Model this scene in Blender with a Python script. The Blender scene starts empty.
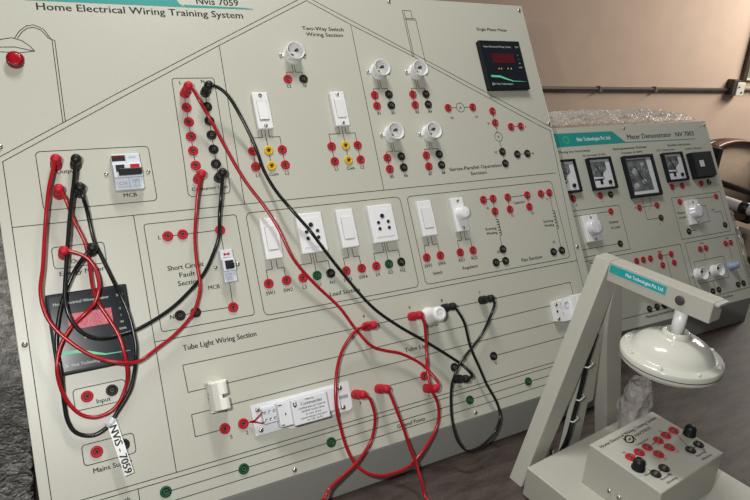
import bpy, bmesh, math, random
from mathutils import Matrix, Vector
random.seed(7)
S = bpy.context.scene
COL = S.collection
PI = math.pi

# ------------------------------------------------------------------ materials
def mat(name, col, rough=.5, metal=0., bump=0., bscale=400., var=0., vscale=60., emit=None, trans=0., alpha=1., spec=.5, col2=None):
    m = bpy.data.materials.new(name); m.use_nodes = True
    nt = m.node_tree; N = nt.nodes; L = nt.links
    b = N['Principled BSDF']
    b.inputs['Base Color'].default_value = (*col, 1)
    b.inputs['Roughness'].default_value = rough
    b.inputs['Metallic'].default_value = metal
    b.inputs['Specular IOR Level'].default_value = spec
    if trans: b.inputs['Transmission Weight'].default_value = trans
    if alpha < 1: b.inputs['Alpha'].default_value = alpha
    if emit:
        b.inputs['Emission Color'].default_value = (*emit[0], 1); b.inputs['Emission Strength'].default_value = emit[1]
    tc = N.new('ShaderNodeTexCoord')
    if var or col2:
        n = N.new('ShaderNodeTexNoise'); n.inputs['Scale'].default_value = vscale; n.inputs['Detail'].default_value = 6
        L.new(tc.outputs['Object'], n.inputs['Vector'])
        r = N.new('ShaderNodeValToRGB')
        r.color_ramp.elements[0].position = .3; r.color_ramp.elements[1].position = .7
        c2 = col2 if col2 else tuple(min(1, c*(1+var)) for c in col)
        c1 = col if col2 else tuple(c*(1-var) for c in col)
        r.color_ramp.elements[0].color = (*c1, 1); r.color_ramp.elements[1].color = (*c2, 1)
        L.new(n.outputs['Fac'], r.inputs['Fac']); L.new(r.outputs['Color'], b.inputs['Base Color'])
    if bump:
        n = N.new('ShaderNodeTexNoise'); n.inputs['Scale'].default_value = bscale; n.inputs['Detail'].default_value = 3
        L.new(tc.outputs['Object'], n.inputs['Vector'])
        u = N.new('ShaderNodeBump'); u.inputs['Strength'].default_value = bump; u.inputs['Distance'].default_value = .002
        L.new(n.outputs['Fac'], u.inputs['Height']); L.new(u.outputs['Normal'], b.inputs['Normal'])
    return m

M = dict(
 paint=mat('grey_green_powder_coat', (.50,.50,.425), .36, bump=.12, bscale=900, var=.03, vscale=500),
 lip=mat('cabinet_grey_paint', (.30,.305,.28), .5, bump=.1, bscale=800, var=.02, vscale=300),
 ink=mat('black_print', (.025,.028,.025), .6, spec=.2),
 teal=mat('teal_print', (.0,.27,.25), .5), tealb=mat('bright_teal_print', (.0,.36,.40), .45),
 tealtxt=mat('pale_print', (.75,.85,.80), .5), greenlogo=mat('green_logo_print', (.10,.55,.25), .5),
 red=mat('red_plastic', (.47,.010,.026), .5, spec=.3), redw=mat('red_wire_jacket', (.36,.007,.012), .25, spec=.4),
 black=mat('black_plastic', (.009,.010,.011), .45, spec=.3), blackw=mat('black_wire_jacket', (.008,.009,.008), .25, spec=.4),
 green=mat('green_plastic', (.0,.075,.030), .5, spec=.3), yellow=mat('yellow_plastic', (.70,.44,.01), .5, spec=.3),
 brass=mat('brass_contact', (.16,.12,.07), .45, metal=.6), hole=mat('dark_recess', (.006,.006,.006), .7),
 white=mat('white_plastic', (.80,.80,.80), .32), cream=mat('cream_plastic', (.76,.75,.68), .4),
 grey=mat('mid_grey_plastic', (.33,.34,.36), .45), ltgrey=mat('light_grey_plastic', (.62,.65,.70), .4),
 blueprint=mat('blue_grey_print', (.28,.36,.52), .5),
 mtext=mat('meter_print', (.42,.47,.45), .5),
 steel=mat('steel', (.55,.53,.48), .32, metal=.9), dsteel=mat('dark_steel_slot', (.05,.05,.05), .5),
 meter=mat('meter_black_plastic', (.010,.012,.015), .5, spec=.2), meterface=mat('meter_face_film', (.011,.014,.019), .22, spec=.2),
 ledred=mat('lit_red_window', (.42,.05,.085), .35, emit=((.5,.03,.06), .12), bump=.3, bscale=500),  # lit display, its reflection put into the paler red and faint glow
 leddark=mat('dark_red_window', (.085,.004,.008), .3), swoosh=mat('green_swoosh_print', (.12,.62,.36), .5),
 amber=mat('amber_indicator', (.7,.5,.15), .4),
 lens=mat('red_lens', (.33,.002,.006), .3, bump=.35, bscale=220, spec=.3), lensrim=mat('dark_red_bezel', (.13,.006,.012), .35),
 standp=mat('stand_paint', (.45,.445,.385), .38, bump=.1, bscale=800, var=.02, vscale=300),
 motor=mat('cream_enamel', (.60,.60,.53), .16), seam=mat('seam_dark', (.03,.03,.03), .6),
 dial=mat('white_dial', (.70,.72,.74), .35), dialdark=mat('dark_movement_reflection', (.05,.055,.06), .4, col2=(.20,.22,.22), vscale=55),  # dialdark: meter movement, with the glass's dark reflection put into the colour
 glassdark=mat('dark_meter_cover', (.02,.022,.022), .25), clear=mat('milky_knob', (.72,.73,.76), .2),
 galv=mat('plated_white_steel', (.72,.73,.75), .35), 
 wall=mat('warm_beige_wall', (.55,.415,.315), .85, bump=.25, bscale=60, var=.035, vscale=9),
 floor=mat('dark_floor', (.10,.085,.075), .6, var=.2, vscale=8),
 conduit=mat('brown_conduit', (.045,.035,.03), .55), clip=mat('conduit_clip', (.16,.14,.12), .5),
 board=mat('green_board', (.20,.22,.12), .7, var=.08, vscale=20), frame=mat('brown_wood_frame', (.05,.028,.02), .5, var=.3, vscale=40),
 boxw=mat('junction_cream', (.62,.58,.48), .5), 
 chairback=mat('beige_upholstery', (.40,.30,.215), .8, bump=.2, bscale=300, var=.06, vscale=40),
 chairwood=mat('reddish_wood_rim', (.15,.045,.028), .35), chairblack=mat('chair_black', (.012,.012,.012), .35),
 chrome=mat('pale_chrome', (.80,.79,.85), .28, metal=.25),
 paper=mat('tag_paper', (.82,.83,.82), .6), tape=mat('tag_tape', (.62,.64,.68), .3),
)
def wood_table():
    m = bpy.data.materials.new('dark_table_laminate'); m.use_nodes = True
    nt = m.node_tree; N = nt.nodes; L = nt.links; b = N['Principled BSDF']
    tc = N.new('ShaderNodeTexCoord'); mp = N.new('ShaderNodeMapping'); mp.inputs['Scale'].default_value = (2.2, 9, 9)
    mp.inputs['Rotation'].default_value = (0, 0, .15)
    n = N.new('ShaderNodeTexNoise'); n.inputs['Scale'].default_value = 7; n.inputs['Detail'].default_value = 9; n.inputs['Roughness'].default_value = .7
    r = N.new('ShaderNodeValToRGB'); r.color_ramp.elements[0].position = .36; r.color_ramp.elements[1].position = .68
    r.color_ramp.elements[0].color = (.030,.020,.016,1); r.color_ramp.elements[1].color = (.085,.062,.050,1)
    n2 = N.new('ShaderNodeTexNoise'); n2.inputs['Scale'].default_value = 420; n2.inputs['Detail'].default_value = 2
    mx = N.new('ShaderNodeMixRGB'); mx.blend_type = 'MULTIPLY'; mx.inputs['Fac'].default_value = .55
    L.new(tc.outputs['Object'], mp.inputs['Vector']); L.new(mp.outputs['Vector'], n.inputs['Vector']); L.new(n.outputs['Fac'], r.inputs['Fac'])
    L.new(tc.outputs['Object'], n2.inputs['Vector'])
    r2 = N.new('ShaderNodeValToRGB'); r2.color_ramp.elements[0].position = .35; r2.color_ramp.elements[1].position = .65
    r2.color_ramp.elements[0].color = (.45,.45,.45,1); r2.color_ramp.elements[1].color = (1.5,1.5,1.5,1)
    L.new(n2.outputs['Fac'], r2.inputs['Fac'])
    L.new(r.outputs['Color'], mx.inputs['Color1']); L.new(r2.outputs['Color'], mx.inputs['Color2']); L.new(mx.outputs['Color'], b.inputs['Base Color'])
    b.inputs['Roughness'].default_value = .5
    return m
M['table'] = wood_table()
def wrap_mat(name, col, alpha, scale, strength, col2):
    m = bpy.data.materials.new(name); m.use_nodes = True
    nt = m.node_tree; N = nt.nodes; L = nt.links; b = N['Principled BSDF']
    tc = N.new('ShaderNodeTexCoord')
    v = N.new('ShaderNodeTexVoronoi'); v.inputs['Scale'].default_value = scale
    n = N.new('ShaderNodeTexNoise'); n.inputs['Scale'].default_value = scale*.35; n.inputs['Detail'].default_value = 5
    L.new(tc.outputs['Object'], v.inputs['Vector']); L.new(tc.outputs['Object'], n.inputs['Vector'])
    ad = N.new('ShaderNodeMath'); ad.operation = 'ADD'; L.new(v.outputs['Distance'], ad.inputs[0]); L.new(n.outputs['Fac'], ad.inputs[1])
    u = N.new('ShaderNodeBump'); u.inputs['Strength'].default_value = strength; u.inputs['Distance'].default_value = .006
    L.new(ad.outputs[0], u.inputs['Height']); L.new(u.outputs['Normal'], b.inputs['Normal'])
    r = N.new('ShaderNodeValToRGB'); r.color_ramp.elements[0].position = .38; r.color_ramp.elements[1].position = .62
    r.color_ramp.elements[0].color = (*col,1); r.color_ramp.elements[1].color = (*col2,1)
    L.new(n.outputs['Fac'], r.inputs['Fac']); L.new(r.outputs['Color'], b.inputs['Base Color'])
    b.inputs['Roughness'].default_value = .28; b.inputs['Alpha'].default_value = alpha
    return m
M['wrap'] = wrap_mat('bubble_wrap_film', (.78,.74,.67), .5, 150, .45, (.90,.87,.80))
M['wrapgrey'] = wrap_mat('grey_wrap_film', (.42,.41,.39), 1., 170, 1., (.80,.78,.74))
M['wrapclear'] = wrap_mat('clear_wrap_film', (.55,.52,.50), .5, 70, 1., (.80,.76,.74))

# ------------------------------------------------------------------ mesh builder
class B:
    def __init__(s): s.bm = bmesh.new(); s.mi = 0
    def face(s, vs, smooth=False):
        try: f = s.bm.faces.new(vs)
        except ValueError: return None
        f.material_index = s.mi; f.smooth = smooth; return f
    def box(s, x0, x1, y0, y1, z0, z1, bev=0, seg=2, T=None):
        vs = [s.bm.verts.new((x, y, z)) for x in (x0, x1) for y in (y0, y1) for z in (z0, z1)]
        q = [(0,1,3,2),(4,6,7,5),(0,4,5,1),(2,3,7,6),(0,2,6,4),(1,5,7,3)]
        fs = [s.face([vs[i] for i in a]) for a in q]
        if bev:
            es = list({e for f in fs for e in f.edges})
            r = bmesh.ops.bevel(s.bm, geom=es, offset=bev, segments=seg, profile=.5, affect='EDGES')
            for f in r['faces']: f.material_index = s.mi
            vs = list({v for f in fs if f.is_valid for v in f.verts} | {v for f in r['faces'] for v in f.verts})
        if T: bmesh.ops.transform(s.bm, matrix=T, verts=vs)
        return s
    def prism(s, poly, axis, a, b, bev=0):
        """extrude polygon; axis 'x': poly=(y,z); 'y': (x,z); 'z': (x,y)"""
        def P(p, t): return (t, p[0], p[1]) if axis == 'x' else (p[0], t, p[1]) if axis == 'y' else (p[0], p[1], t)
        A = [s.bm.verts.new(P(p, a)) for p in poly]; C = [s.bm.verts.new(P(p, b)) for p in poly]
        n = len(poly); fs = [s.face(A[::-1]), s.face(C)]
        for i in range(n): fs.append(s.face([A[i], A[(i+1) % n], C[(i+1) % n], C[i]]))
        bmesh.ops.recalc_face_normals(s.bm, faces=[f for f in fs if f])
        if bev:
            es = list({e for f in fs if f for e in f.edges})
            r = bmesh.ops.bevel(s.bm, geom=es, offset=bev, segments=2, profile=.5, affect='EDGES')
            for f in r['faces']: f.material_index = s.mi
        return s
    def lathe(s, prof, c=(0,0,0), seg=24, T=None, cap=True, sx=1., sy=1.):
        """prof: list of (r, z) ; revolves round z at c"""
        rings = []; allv = []
        for r, z in prof:
            if r < 1e-7: ring = [s.bm.verts.new((c[0], c[1], c[2]+z))]
            else: ring = [s.bm.verts.new((c[0]+r*sx*math.cos(2*PI*i/seg), c[1]+r*sy*math.sin(2*PI*i/seg), c[2]+z)) for i in range(seg)]
            rings.append(ring); allv += ring
        for a, b in zip(rings, rings[1:]):
            for i in range(seg):
                j = (i+1) % seg
                if len(a) == 1 and len(b) == 1: continue
                if len(a) == 1: s.face([a[0], b[i], b[j]], True)
                elif len(b) == 1: s.face([a[i], a[j], b[0]], True)
                else: s.face([a[i], a[j], b[j], b[i]], True)
        if cap:
            if len(rings[0]) > 1: s.face(rings[0][::-1])
            if len(rings[-1]) > 1: s.face(rings[-1])
        if T: bmesh.ops.transform(s.bm, matrix=T, verts=allv)
        return s
    def tube(s, pts, r, seg=10):
        pts = [Vector(p) for p in pts]; n = len(pts); up = None; rings = []
        for i, p in enumerate(pts):
            t = (pts[min(i+1, n-1)] - pts[max(i-1, 0)]).normalized()
            if up is None: up = t.orthogonal().normalized()
            up = (up - t*up.dot(t))
            up = up.normalized() if up.length > 1e-6 else t.orthogonal().normalized()
            w = t.cross(up)
            rr = r[i] if isinstance(r, (list, tuple)) else r
            rings.append([s.bm.verts.new(p + rr*(up*math.cos(2*PI*k/seg) + w*math.sin(2*PI*k/seg))) for k in range(seg)])
        for a, b in zip(rings, rings[1:]):
            for k in range(seg): s.face([a[k], a[(k+1) % seg], b[(k+1) % seg], b[k]], True)
        s.face(rings[0][::-1]); s.face(rings[-1]); return s
    def strip(s, pts, w, z=.0002, closed=False):
        """printed line of width w along 2-D points at height z"""
        P = [Vector(p[:2]) for p in pts]
        if closed: P.append(P[0])
        for a, b in zip(P, P[1:]):
            d = (b-a)
            if d.length < 1e-6: continue
            d.normalize(); nn = Vector((-d.y, d.x))*w/2; a2 = a-d*w*.3; b2 = b+d*w*.3
            s.face([s.bm.verts.new((q.x, q.y, z)) for q in (a2-nn, b2-nn, b2+nn, a2+nn)])
        return s
    def poly(s, pts, z=.0002):
        s.face([s.bm.verts.new((p[0], p[1], z)) for p in pts]); return s
    def rrect(s, x0, y0, x1, y1, r, w, z=.0002, n=5):
        P = []
        for cx, cy, a0 in ((x1-r, y1-r, 0), (x0+r, y1-r, 90), (x0+r, y0+r, 180), (x1-r, y0+r, 270)):
            for i in range(n+1):
                a = math.radians(a0 + 90*i/n); P.append((cx+r*math.cos(a), cy+r*math.sin(a)))
        return s.strip(P, w, z, True)
    def ring(s, cx, cy, r, w, z=.0002, n=24):
        return s.strip([(cx+r*math.cos(2*PI*i/n), cy+r*math.sin(2*PI*i/n)) for i in range(n)], w, z, True)
    def text(s, body, x, y, em=.0075, x1=None, align='L', z=.00025, T=None, bold=None):
        if bold is None: bold = min(em, .012)*.022
        cu = bpy.data.curves.new('t', 'FONT'); cu.body = body; cu.size = em; cu.resolution_u = 2
        o = bpy.data.objects.new('t', cu); COL.objects.link(o)
        dg = bpy.context.evaluated_depsgraph_get(); dg.update()
        me = bpy.data.meshes.new_from_object(o.evaluated_get(dg))
        xs = [v.co.x for v in me.vertices] or [0, 1]
        a, b = min(xs), max(xs); k = 1.
        if x1 is not None: k = (x1-x)/(b-a)
        off = x - a*k if (align == 'L' or x1 is not None) else x - (a+b)/2*k if align == 'C' else x - b*k
        for dx, dz in ((-bold, 0), (bold, .00003)):
            vm = []
            for v in me.vertices:
                p = Vector((v.co.x*k+off+dx, v.co.y+y, z+dz))
                vm.append(s.bm.verts.new(T @ p if T else p))
            for f in me.polygons: s.face([vm[i] for i in f.vertices])
        bpy.data.objects.remove(o); bpy.data.curves.remove(cu); bpy.data.meshes.remove(me)
        return s
    def mesh(s, name, mats):
        me = bpy.data.meshes.new(name); s.bm.normal_update(); s.bm.to_mesh(me); s.bm.free()
        for m in (mats if isinstance(mats, (list, tuple)) else [mats]): me.materials.append(m)
        return me

def link(name, me, parent=None, ML=None):
    o = bpy.data.objects.new(name, me); COL.objects.link(o)
    if parent: o.parent = parent
    if ML is not None: o.matrix_local = ML
    return o
def obj(name, b, mats, parent=None, ML=None): return link(name, b.mesh(name, mats), parent, ML)
def thing(name, label, cat, Mx=None, group=None):
    o = bpy.data.objects.new(name, None); o.empty_display_size = .05; COL.objects.link(o)
    if Mx is not None: o.matrix_world = Mx
    return tag(o, label, cat, group)
def tag(o, label, cat, group=None):
    o['label'] = label; o['category'] = cat
    if group: o['group'] = group
    return o
def struct(o): o['kind'] = 'structure'; return o
def frame(O, U, V):
    U = Vector(U).normalized(); V = Vector(V).normalized(); W = U.cross(V)
    return Matrix(((U.x, V.x, W.x, O[0]), (U.y, V.y, W.y, O[1]), (U.z, V.z, W.z, O[2]), (0, 0, 0, 1)))
def smooth_path(P, n=7):
    P = [Vector(p) for p in P]; out = []
    for i in range(len(P)-1):
        p0 = P[max(i-1, 0)]; p1 = P[i]; p2 = P[i+1]; p3 = P[min(i+2, len(P)-1)]
        for k in range(n):
            t = k/n
            out.append(.5*((2*p1) + (p2-p0)*t + (2*p0-5*p1+4*p2-p3)*t*t + (3*p1-p0-3*p2+p3)*t**3))
    out.append(P[-1]); return out

# ------------------------------------------------------------------ camera (solved from the photograph)
cd = bpy.data.cameras.new('camera'); cam = bpy.data.objects.new('camera', cd); COL.objects.link(cam)
cd.sensor_width = 36; cd.lens = 615.1*36/750; cd.clip_start = .01
r_, d_, f_ = (.8768,-.4782,.0500), (-.1323,-.3400,-.9311), (.4622,.8098,-.3614)
cam.matrix_world = Matrix(((r_[0],-d_[0],-f_[0],.0502),(r_[1],-d_[1],-f_[1],-.6348),(r_[2],-d_[2],-f_[2],.6687),(0,0,0,1)))
S.camera = cam

# ------------------------------------------------------------------ shared part meshes (local x,y on a panel, z out of it)
def jack_mesh(col, name):
    b = B()
    b.lathe([(.0072,0),(.0072,.0014),(.0067,.0022),(.0048,.0023),(.0044,.0021),(.0040,.0010),(.0026,.0008)], seg=22, cap=False)
    b.mi = 1; b.lathe([(.0027,.0006),(.0026,.0026),(.0018,.0027),(.0017,.0008)], seg=14, cap=False)
    b.mi = 2; b.lathe([(.0018,.0010),(0,.0010)], seg=12, cap=False)
    return b.mesh(name, [col, M['brass'], M['hole']])
JM = {c: jack_mesh(M[c], c+'_jack') for c in ('red','black','green','yellow')}
def screw_mesh():
    b = B(); b.lathe([(.0036,0),(.0036,.0008),(.0030,.0020),(.0014,.0026),(0,.0027)], seg=16, cap=False)
    b.mi = 1; b.box(-.0024,.0024,-.0004,.0004,.0022,.0029)
    b.box(-.0004,.0004,-.0024,.0024,.0022,.0029)
    return b.mesh('screw', [M['steel'], M['dsteel']])
SM = screw_mesh()
def holder_meshes():
    b = B()
    b.lathe([(.0148,0),(.0148,.002),(.0136,.0035),(.0132,.007),(.0137,.012),(.0144,.0165),(.0146,.0178),(.0138,.0183),(.0130,.0175),(.0123,.012),(.0119,.004),(0,.004)], seg=28, cap=False)
    b.box(-.0225,.0225,-.0030,.0030,0,.0016,.0004)
    body = b.mesh('lamp_holder', M['white'])
    c = B(); c.box(-.0085,.0085,-.0022,.0022,0.004,.0085,.0008); 
    bridge = c.mesh('contact_bridge', M['cream'])
    c = B()
    for sx in (-1, 1): c.lathe([(.0027,.004),(.0027,.0095),(.0016,.0115),(0,.0117)], c=(sx*.0050,.0045*sx,0), seg=10, cap=False)
    c.box(-.0095,-.0030,-.0100,-.0035,.0038,.0065)
    return body, bridge, c.mesh('contact_pin', M['dsteel'])
LHB, LHC, LHP = holder_meshes()

class Panel:
    """a flat panel frame on a thing; parts are placed in panel metres"""
    def __init__(s, root, Mp): s.root = root; s.M = root.matrix_world.inverted() @ Mp
    def at(s, u, v, w=0., rot=0.): return s.M @ Matrix.Translation((u, v, w)) @ Matrix.Rotation(rot, 4, 'Z')
    def put(s, name, me, u, v, w=0., rot=0.): return link(name, me, s.root, s.at(u, v, w, rot))
    def part(s, name, b, mats, parent=None): return obj(name, b, mats, parent or s.root, None if parent else s.M)
    def jack(s, c, u, v): return s.put(c+'_jack', JM[c], u, v)
    def screw(s, u, v, w=0., parent=None, sc=1.):
        L = Matrix.Translation((u, v, w)) @ Matrix.Rotation(random.uniform(0, 1.5), 4, 'Z') @ Matrix.Scale(sc, 4)
        return link('screw', SM, parent or s.root, L if parent else s.M @ L)
    def holder(s, u, v, rot=0.):
        o = s.put('lamp_holder', LHB, u, v, 0, rot)
        link('contact_bridge', LHC, o); link('contact_pin', LHP, o)
        for sx in (-1, 1): link('screw', SM, o, Matrix.Translation((sx*.0203, 0, .0014)) @ Matrix.Scale(.75, 4))
        return o
    def switch(s, u, v, w=.026, h=.061, screws=False, press=1):
        b = B(); b.box(u-w/2,u+w/2,v-h/2,v+h/2,0,.0085,.0016,3)
        o = s.part('rocker_switch', b, M['white'])
        rw, rh = (w*.30, h*.25) if screws else (w*.30, h*.27)
        c = B(); c.mi = 1
        c.box(u-rw-.0006,u+rw+.0006,v-rh-.0006,v+rh+.0006,.0084,.0087)
        c.mi = 0
        c.prism([(v-rh,.0085),(v-rh,.0088+.0016*(press<0)),(v,.0096),(v+rh,.0088+.0016*(press>0)),(v+rh,.0085)],'x',u-rw,u+rw)
        s.part('rocker', c, [M['white'], M['grey']], o)
        m = B(); m.box(u-rw*.9,u+rw*.9,v-rh-.0018,v-rh-.0004,.0085,.0090); s.part('rocker_slot', m, M['grey'], o)
        if screws:
            for sg in (-1, 1): s.screw(u, v+sg*h*.415, .0084, o, .85)
        return o
    def socket(s, u, v, w=.043, h=.061):
        b = B(); b.box(u-w/2,u+w/2,v-h/2,v+h/2,0,.0095,.0018,3); o = s.part('socket_outlet', b, M['white'])
        f = B(); f.box(u-w*.36,u+w*.36,v-h*.36,v+h*.36,.0094,.0103,.0008); s.part('face_plate', f, M['white'], o)
        for dx, dy, r in ((0,.0115,.0037),(-.0088,.0015,.0028),(.0088,.0015,.0028),(-.0085,-.0085,.0028),(.0085,-.0085,.0028)):
            c = B(); c.lathe([(r*1.35,.0103),(r*1.35,.0108),(r*1.05,.0109),(r,.0104)], c=(u+dx,v+dy,0), seg=14, cap=False)
            c.mi = 1; c.lathe([(r*1.04,.01055),(0,.01055)], c=(u+dx,v+dy,0), seg=14, cap=False)
            s.part('pin_hole', c, [M['ltgrey'], M['hole']], o)
        return o
    def regulator(s, u, v, w=.025, h=.059, kr=.0105, ku=0., kv=0., kmat='white', kh=.012):
        b = B(); b.box(u-w/2,u+w/2,v-h/2,v+h/2,0,.0085,.0014,3); o = s.part('fan_regulator', b, M['white'])
        k = B(); k.lathe([(kr*1.12,.0085),(kr*1.1,.0095),(kr,.0105),(kr*.94,.0085+kh),(kr*.8,.0093+kh),(0,.0093+kh)], c=(u+ku,v+kv,0), seg=24, cap=False)
        k.box(u+ku-.0009,u+ku+.0009,v+kv-kr*.8,v+kv,.0092+kh,.0100+kh)
        s.part('knob', k, M[kmat], o)
        for sg in (-1, 1): s.screw(u, v+sg*h*.41, .0084, o, .85)
        return o
# ------------------------------------------------------------------ main trainer
TH = math.radians(31.21); sT, cT = math.sin(TH), math.cos(TH)
LH, PW, PH = .0661, .934, .733
MP = frame((0, 0, LH), (1, 0, 0), (0, sT, cT))
trainer = thing('wiring_trainer', 'large sloping grey-green wiring training panel with a house outline, leads and sockets, filling the left', 'training panel')
P1 = Panel(trainer, MP)
Ty, Tz = PH*sT, LH+PH*cT
b = B(); b.prism([(.002,0),(.002,LH-.0035),(Ty+.002,Tz-.004),(Ty+.05,Tz-.02),(Ty+.09,0)], 'x', .003, PW-.003, .0015)
obj('cabinet', b, M['lip'], trainer)
b = B(); b.box(0, PW, 0, PH, -.0022, 0, .0007); P1.part('face_panel', b, M['paint'])

LW = .0010
def seg(*p): ln.strip(p, LW)
ln = B()
# house
roofL = (.0, .4755), (.4555, .7170); 
ln.strip([(.0, .4745), (.1624,.5632), (.3153,.6439), (.470,.7250)], LW)
ln.strip([(.470,.7250), (.7115,.5975), (.9341,.4785)], LW)
ln.strip([(.0125,.4735), (.1610,.5539), (.3112,.6345), (.4705,.7170), (.5434,.6774), (.6621,.6172), (.6959,.5975), (.9023,.4850), (.9284,.4725)], LW)
seg((.0122,.4735), (.0122,.0165)); ln.strip([(.9284,.4735), (.9140,.2171), (.9140,.0165)], LW)
seg((.0122,.3887), (.9150,.3887)); seg((.1533,.2173), (.9150,.2173)); seg((.1533,.3887), (.1533,.0492))
seg((.3124,.6345), (.3058,.3887)); seg((.5425,.6774), (.5381,.3887))
seg((.0122,.0492), (.9150,.0492)); seg((.0122,.0430), (.9150,.0430)); seg((.1058,.0430), (.1058,.0165)); seg((.0122,.0165), (.9150,.0165))
seg((.1370,.0294), (.80,.0294))
# street lamp drawing
for dx in (0, .0032):
    ln.strip([(.0887+dx,.6370-dx*.3), (.0862+dx,.5215+dx*.5)], LW)
ln.strip([(.0455,.6393), (.0520,.6492), (.0610,.6568), (.0700,.6585), (.0805,.6530), (.0887,.6370)], LW)
ln.strip([(.0487,.6390), (.0545,.6475), (.0620,.6538), (.0695,.6550), (.0775,.6515), (.0850,.6400), (.0919,.6370)], LW)
ln.strip([(.0150,.6214), (.0200,.6300), (.0300,.6372), (.0420,.6395), (.0530,.6360), (.0620,.6280), (.0662,.6214)], LW)
ln.strip([(.0150,.6214), (.0270,.6262), (.0440,.6268), (.0662,.6214)], LW); ln.strip([(.0150,.6214), (.0300,.6195), (.0500,.6190), (.0662,.6214)], LW)
# chimney drawing
ln.strip([(.6512,.7090), (.6690,.7090), (.6690,.6940)], LW); ln.strip([(.6512,.7090), (.6512,.6215)], LW)
ln.strip([(.6545,.6940), (.6755,.6940)], LW); ln.strip([(.6545,.6915), (.6755,.6915), (.6755,.6110)], LW); ln.strip([(.6545,.7060), (.6545,.6215)], LW)
# section frames
ln.rrect(.0492,.4062,.1868,.4838,.0055,LW); ln.strip([(.2372,.5828),(.2930,.5833),(.2952,.5800),(.2927,.4718),(.2888,.4120),(.2860,.4075),(.2330,.4068),(.2290,.4110),(.2312,.4620),(.2347,.5804)], LW, closed=True)
ln.rrect(.1640,.2285,.2905,.3748,.0040,LW); ln.rrect(.3045,.2243,.5645,.3752,.0080,LW); ln.rrect(.5780,.2252,.8990,.3738,.0070,LW)
ln.rrect(.0510,.3300,.1118,.3576,.0045,LW); ln.rrect(.0508,.1528,.1105,.1788,.0045,LW); ln.rrect(.0513,.0865,.1106,.1112,.0045,LW)
# consumer unit links
seg((.2480,.559), (.2458,.4307)); seg((.2783,.559), (.2751,.4303))
# two way section
for u, s in ((.3574, 1), (.4861, 1)):
    seg((u,.499), (u,.4431)); seg((u-.0055,.499), (u-.0055,.488), (u-.0248,.488), (u-.0243,.4432)); seg((u+.0055,.499), (u+.0055,.488), (u+.0218,.488), (u+.0215,.4432))
seg((.4225,.605), (.4225,.5925), (.4108,.5925), (.4108,.581)); seg((.4260,.605), (.4260,.5925), (.4370,.5925), (.4370,.581))
# lamps B1..B8
for u, v in ((.5730,.5925), (.6480,.5925), (.5718,.4820), (.6470,.4820)):
    t = v-.0405
    seg((u-.002,v-.012), (u-.002,t+.011), (u-.0142,t+.011), (u-.0145,t-.019)); seg((u+.002,v-.012), (u+.002,t+.011), (u+.0130,t+.011), (u+.0130,t-.019))
# meters A and V
seg((.7009,.5255), (.7195,.5255)); seg((.7365,.5255), (.7549,.5255)); ln.ring(.7280,.5255,.0085,LW)
seg((.7980,.5166), (.7980,.4755)); seg((.7990,.4585), (.7990,.4160)); ln.ring(.7985,.4670,.0085,LW)
seg((.8327,.4849), (.8564,.4849)); seg((.8320,.4311), (.8565,.4311))
# short circuit
seg((.1921,.3550), (.2638,.3550), (.2638,.3260)); seg((.1904,.2459), (.2623,.2450)); seg((.2638,.2785), (.2623,.2445))
# load section
for u in (.3324,.4563):
    seg((u-.004,.302), (u-.004,.2885), (u-.0135,.2885), (u-.0135,.2690)); seg((u+.004,.302), (u+.004,.2885), (u+.0135,.2885), (u+.0135,.2690))
for u in (.3945,.5185):
    seg((u,.302), (u,.2690)); seg((u-.004,.302), (u-.004,.2885), (u-.0228,.2885), (u-.0228,.2690)); seg((u+.004,.302), (u+.004,.2885), (u+.0226,.2885), (u+.0226,.2690))
for u in (.6036,.6711):
    seg((u-.004,.302), (u-.004,.2885), (u-.0135,.2885), (u-.0135,.2690)); seg((u+.004,.302), (u+.004,.2885), (u+.0135,.2885), (u+.0135,.2690))
# fan section
seg((.7310,.3535), (.7525,.3535), (.7502,.3305), (.7497,.316)); seg((.7490,.286), (.7483,.2610)); seg((.7269,.2406), (.7482,.2405))
seg((.7861,.3527), (.8322,.3527)); seg((.7861,.3527), (.7846,.3304)); seg((.8322,.3527), (.8305,.3305)); seg((.8653,.3522), (.8865,.3522)); seg((.8865,.3522), (.8850,.318)); seg((.8838,.282), (.8826,.2412)); seg((.8618,.2411), (.8826,.2411))
for u0, v0, v1 in ((.7494,.286,.316), (.8845,.282,.318)):
    for i in range(6):
        v = v0 + (v1-v0)*(i+.5)/6; ln.strip([(u0-.0006,v-.0025), (u0+.0040,v-.0018), (u0+.0046,v), (u0+.0040,v+.0018), (u0-.0006,v+.0025)], LW*1.2)
# tube light section
ln.strip([(.1830,.1802), (.8840,.1802), (.8840,.1470), (.1840,.1440), (.1830,.1802)], LW)
seg((.1834,.1150), (.84,.1165)); seg((.1834,.1150), (.1834,.0862), (.2223,.0862)); seg((.2474,.0862), (.2640,.0862)); seg((.6773,.0868), (.88,.0868)); seg((.4563,.0846), (.5382,.0846)); seg((.6789,.1818), (.70,.1818))
P1.part('printed_lines', ln, M['ink'])

# teal title band
b = B(); b.poly([(.064,.6935), (.272,.6945), (.265,.7000), (.260,.7090), (.257,.7180), (.256,.7300), (.064,.7300)])
b.poly([(.272,.6945), (.3770,.6962), (.3770,.6972), (.3600,.6985), (.270,.6985)], .0003)
P1.part('title_band', b, M['teal'])
b = B(); b.text('Nvis Technologies Pvt. Ltd.', .095, .7060, .013, .230, z=.0004); P1.part('title_band_lettering', b, M['tealtxt'])

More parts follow.
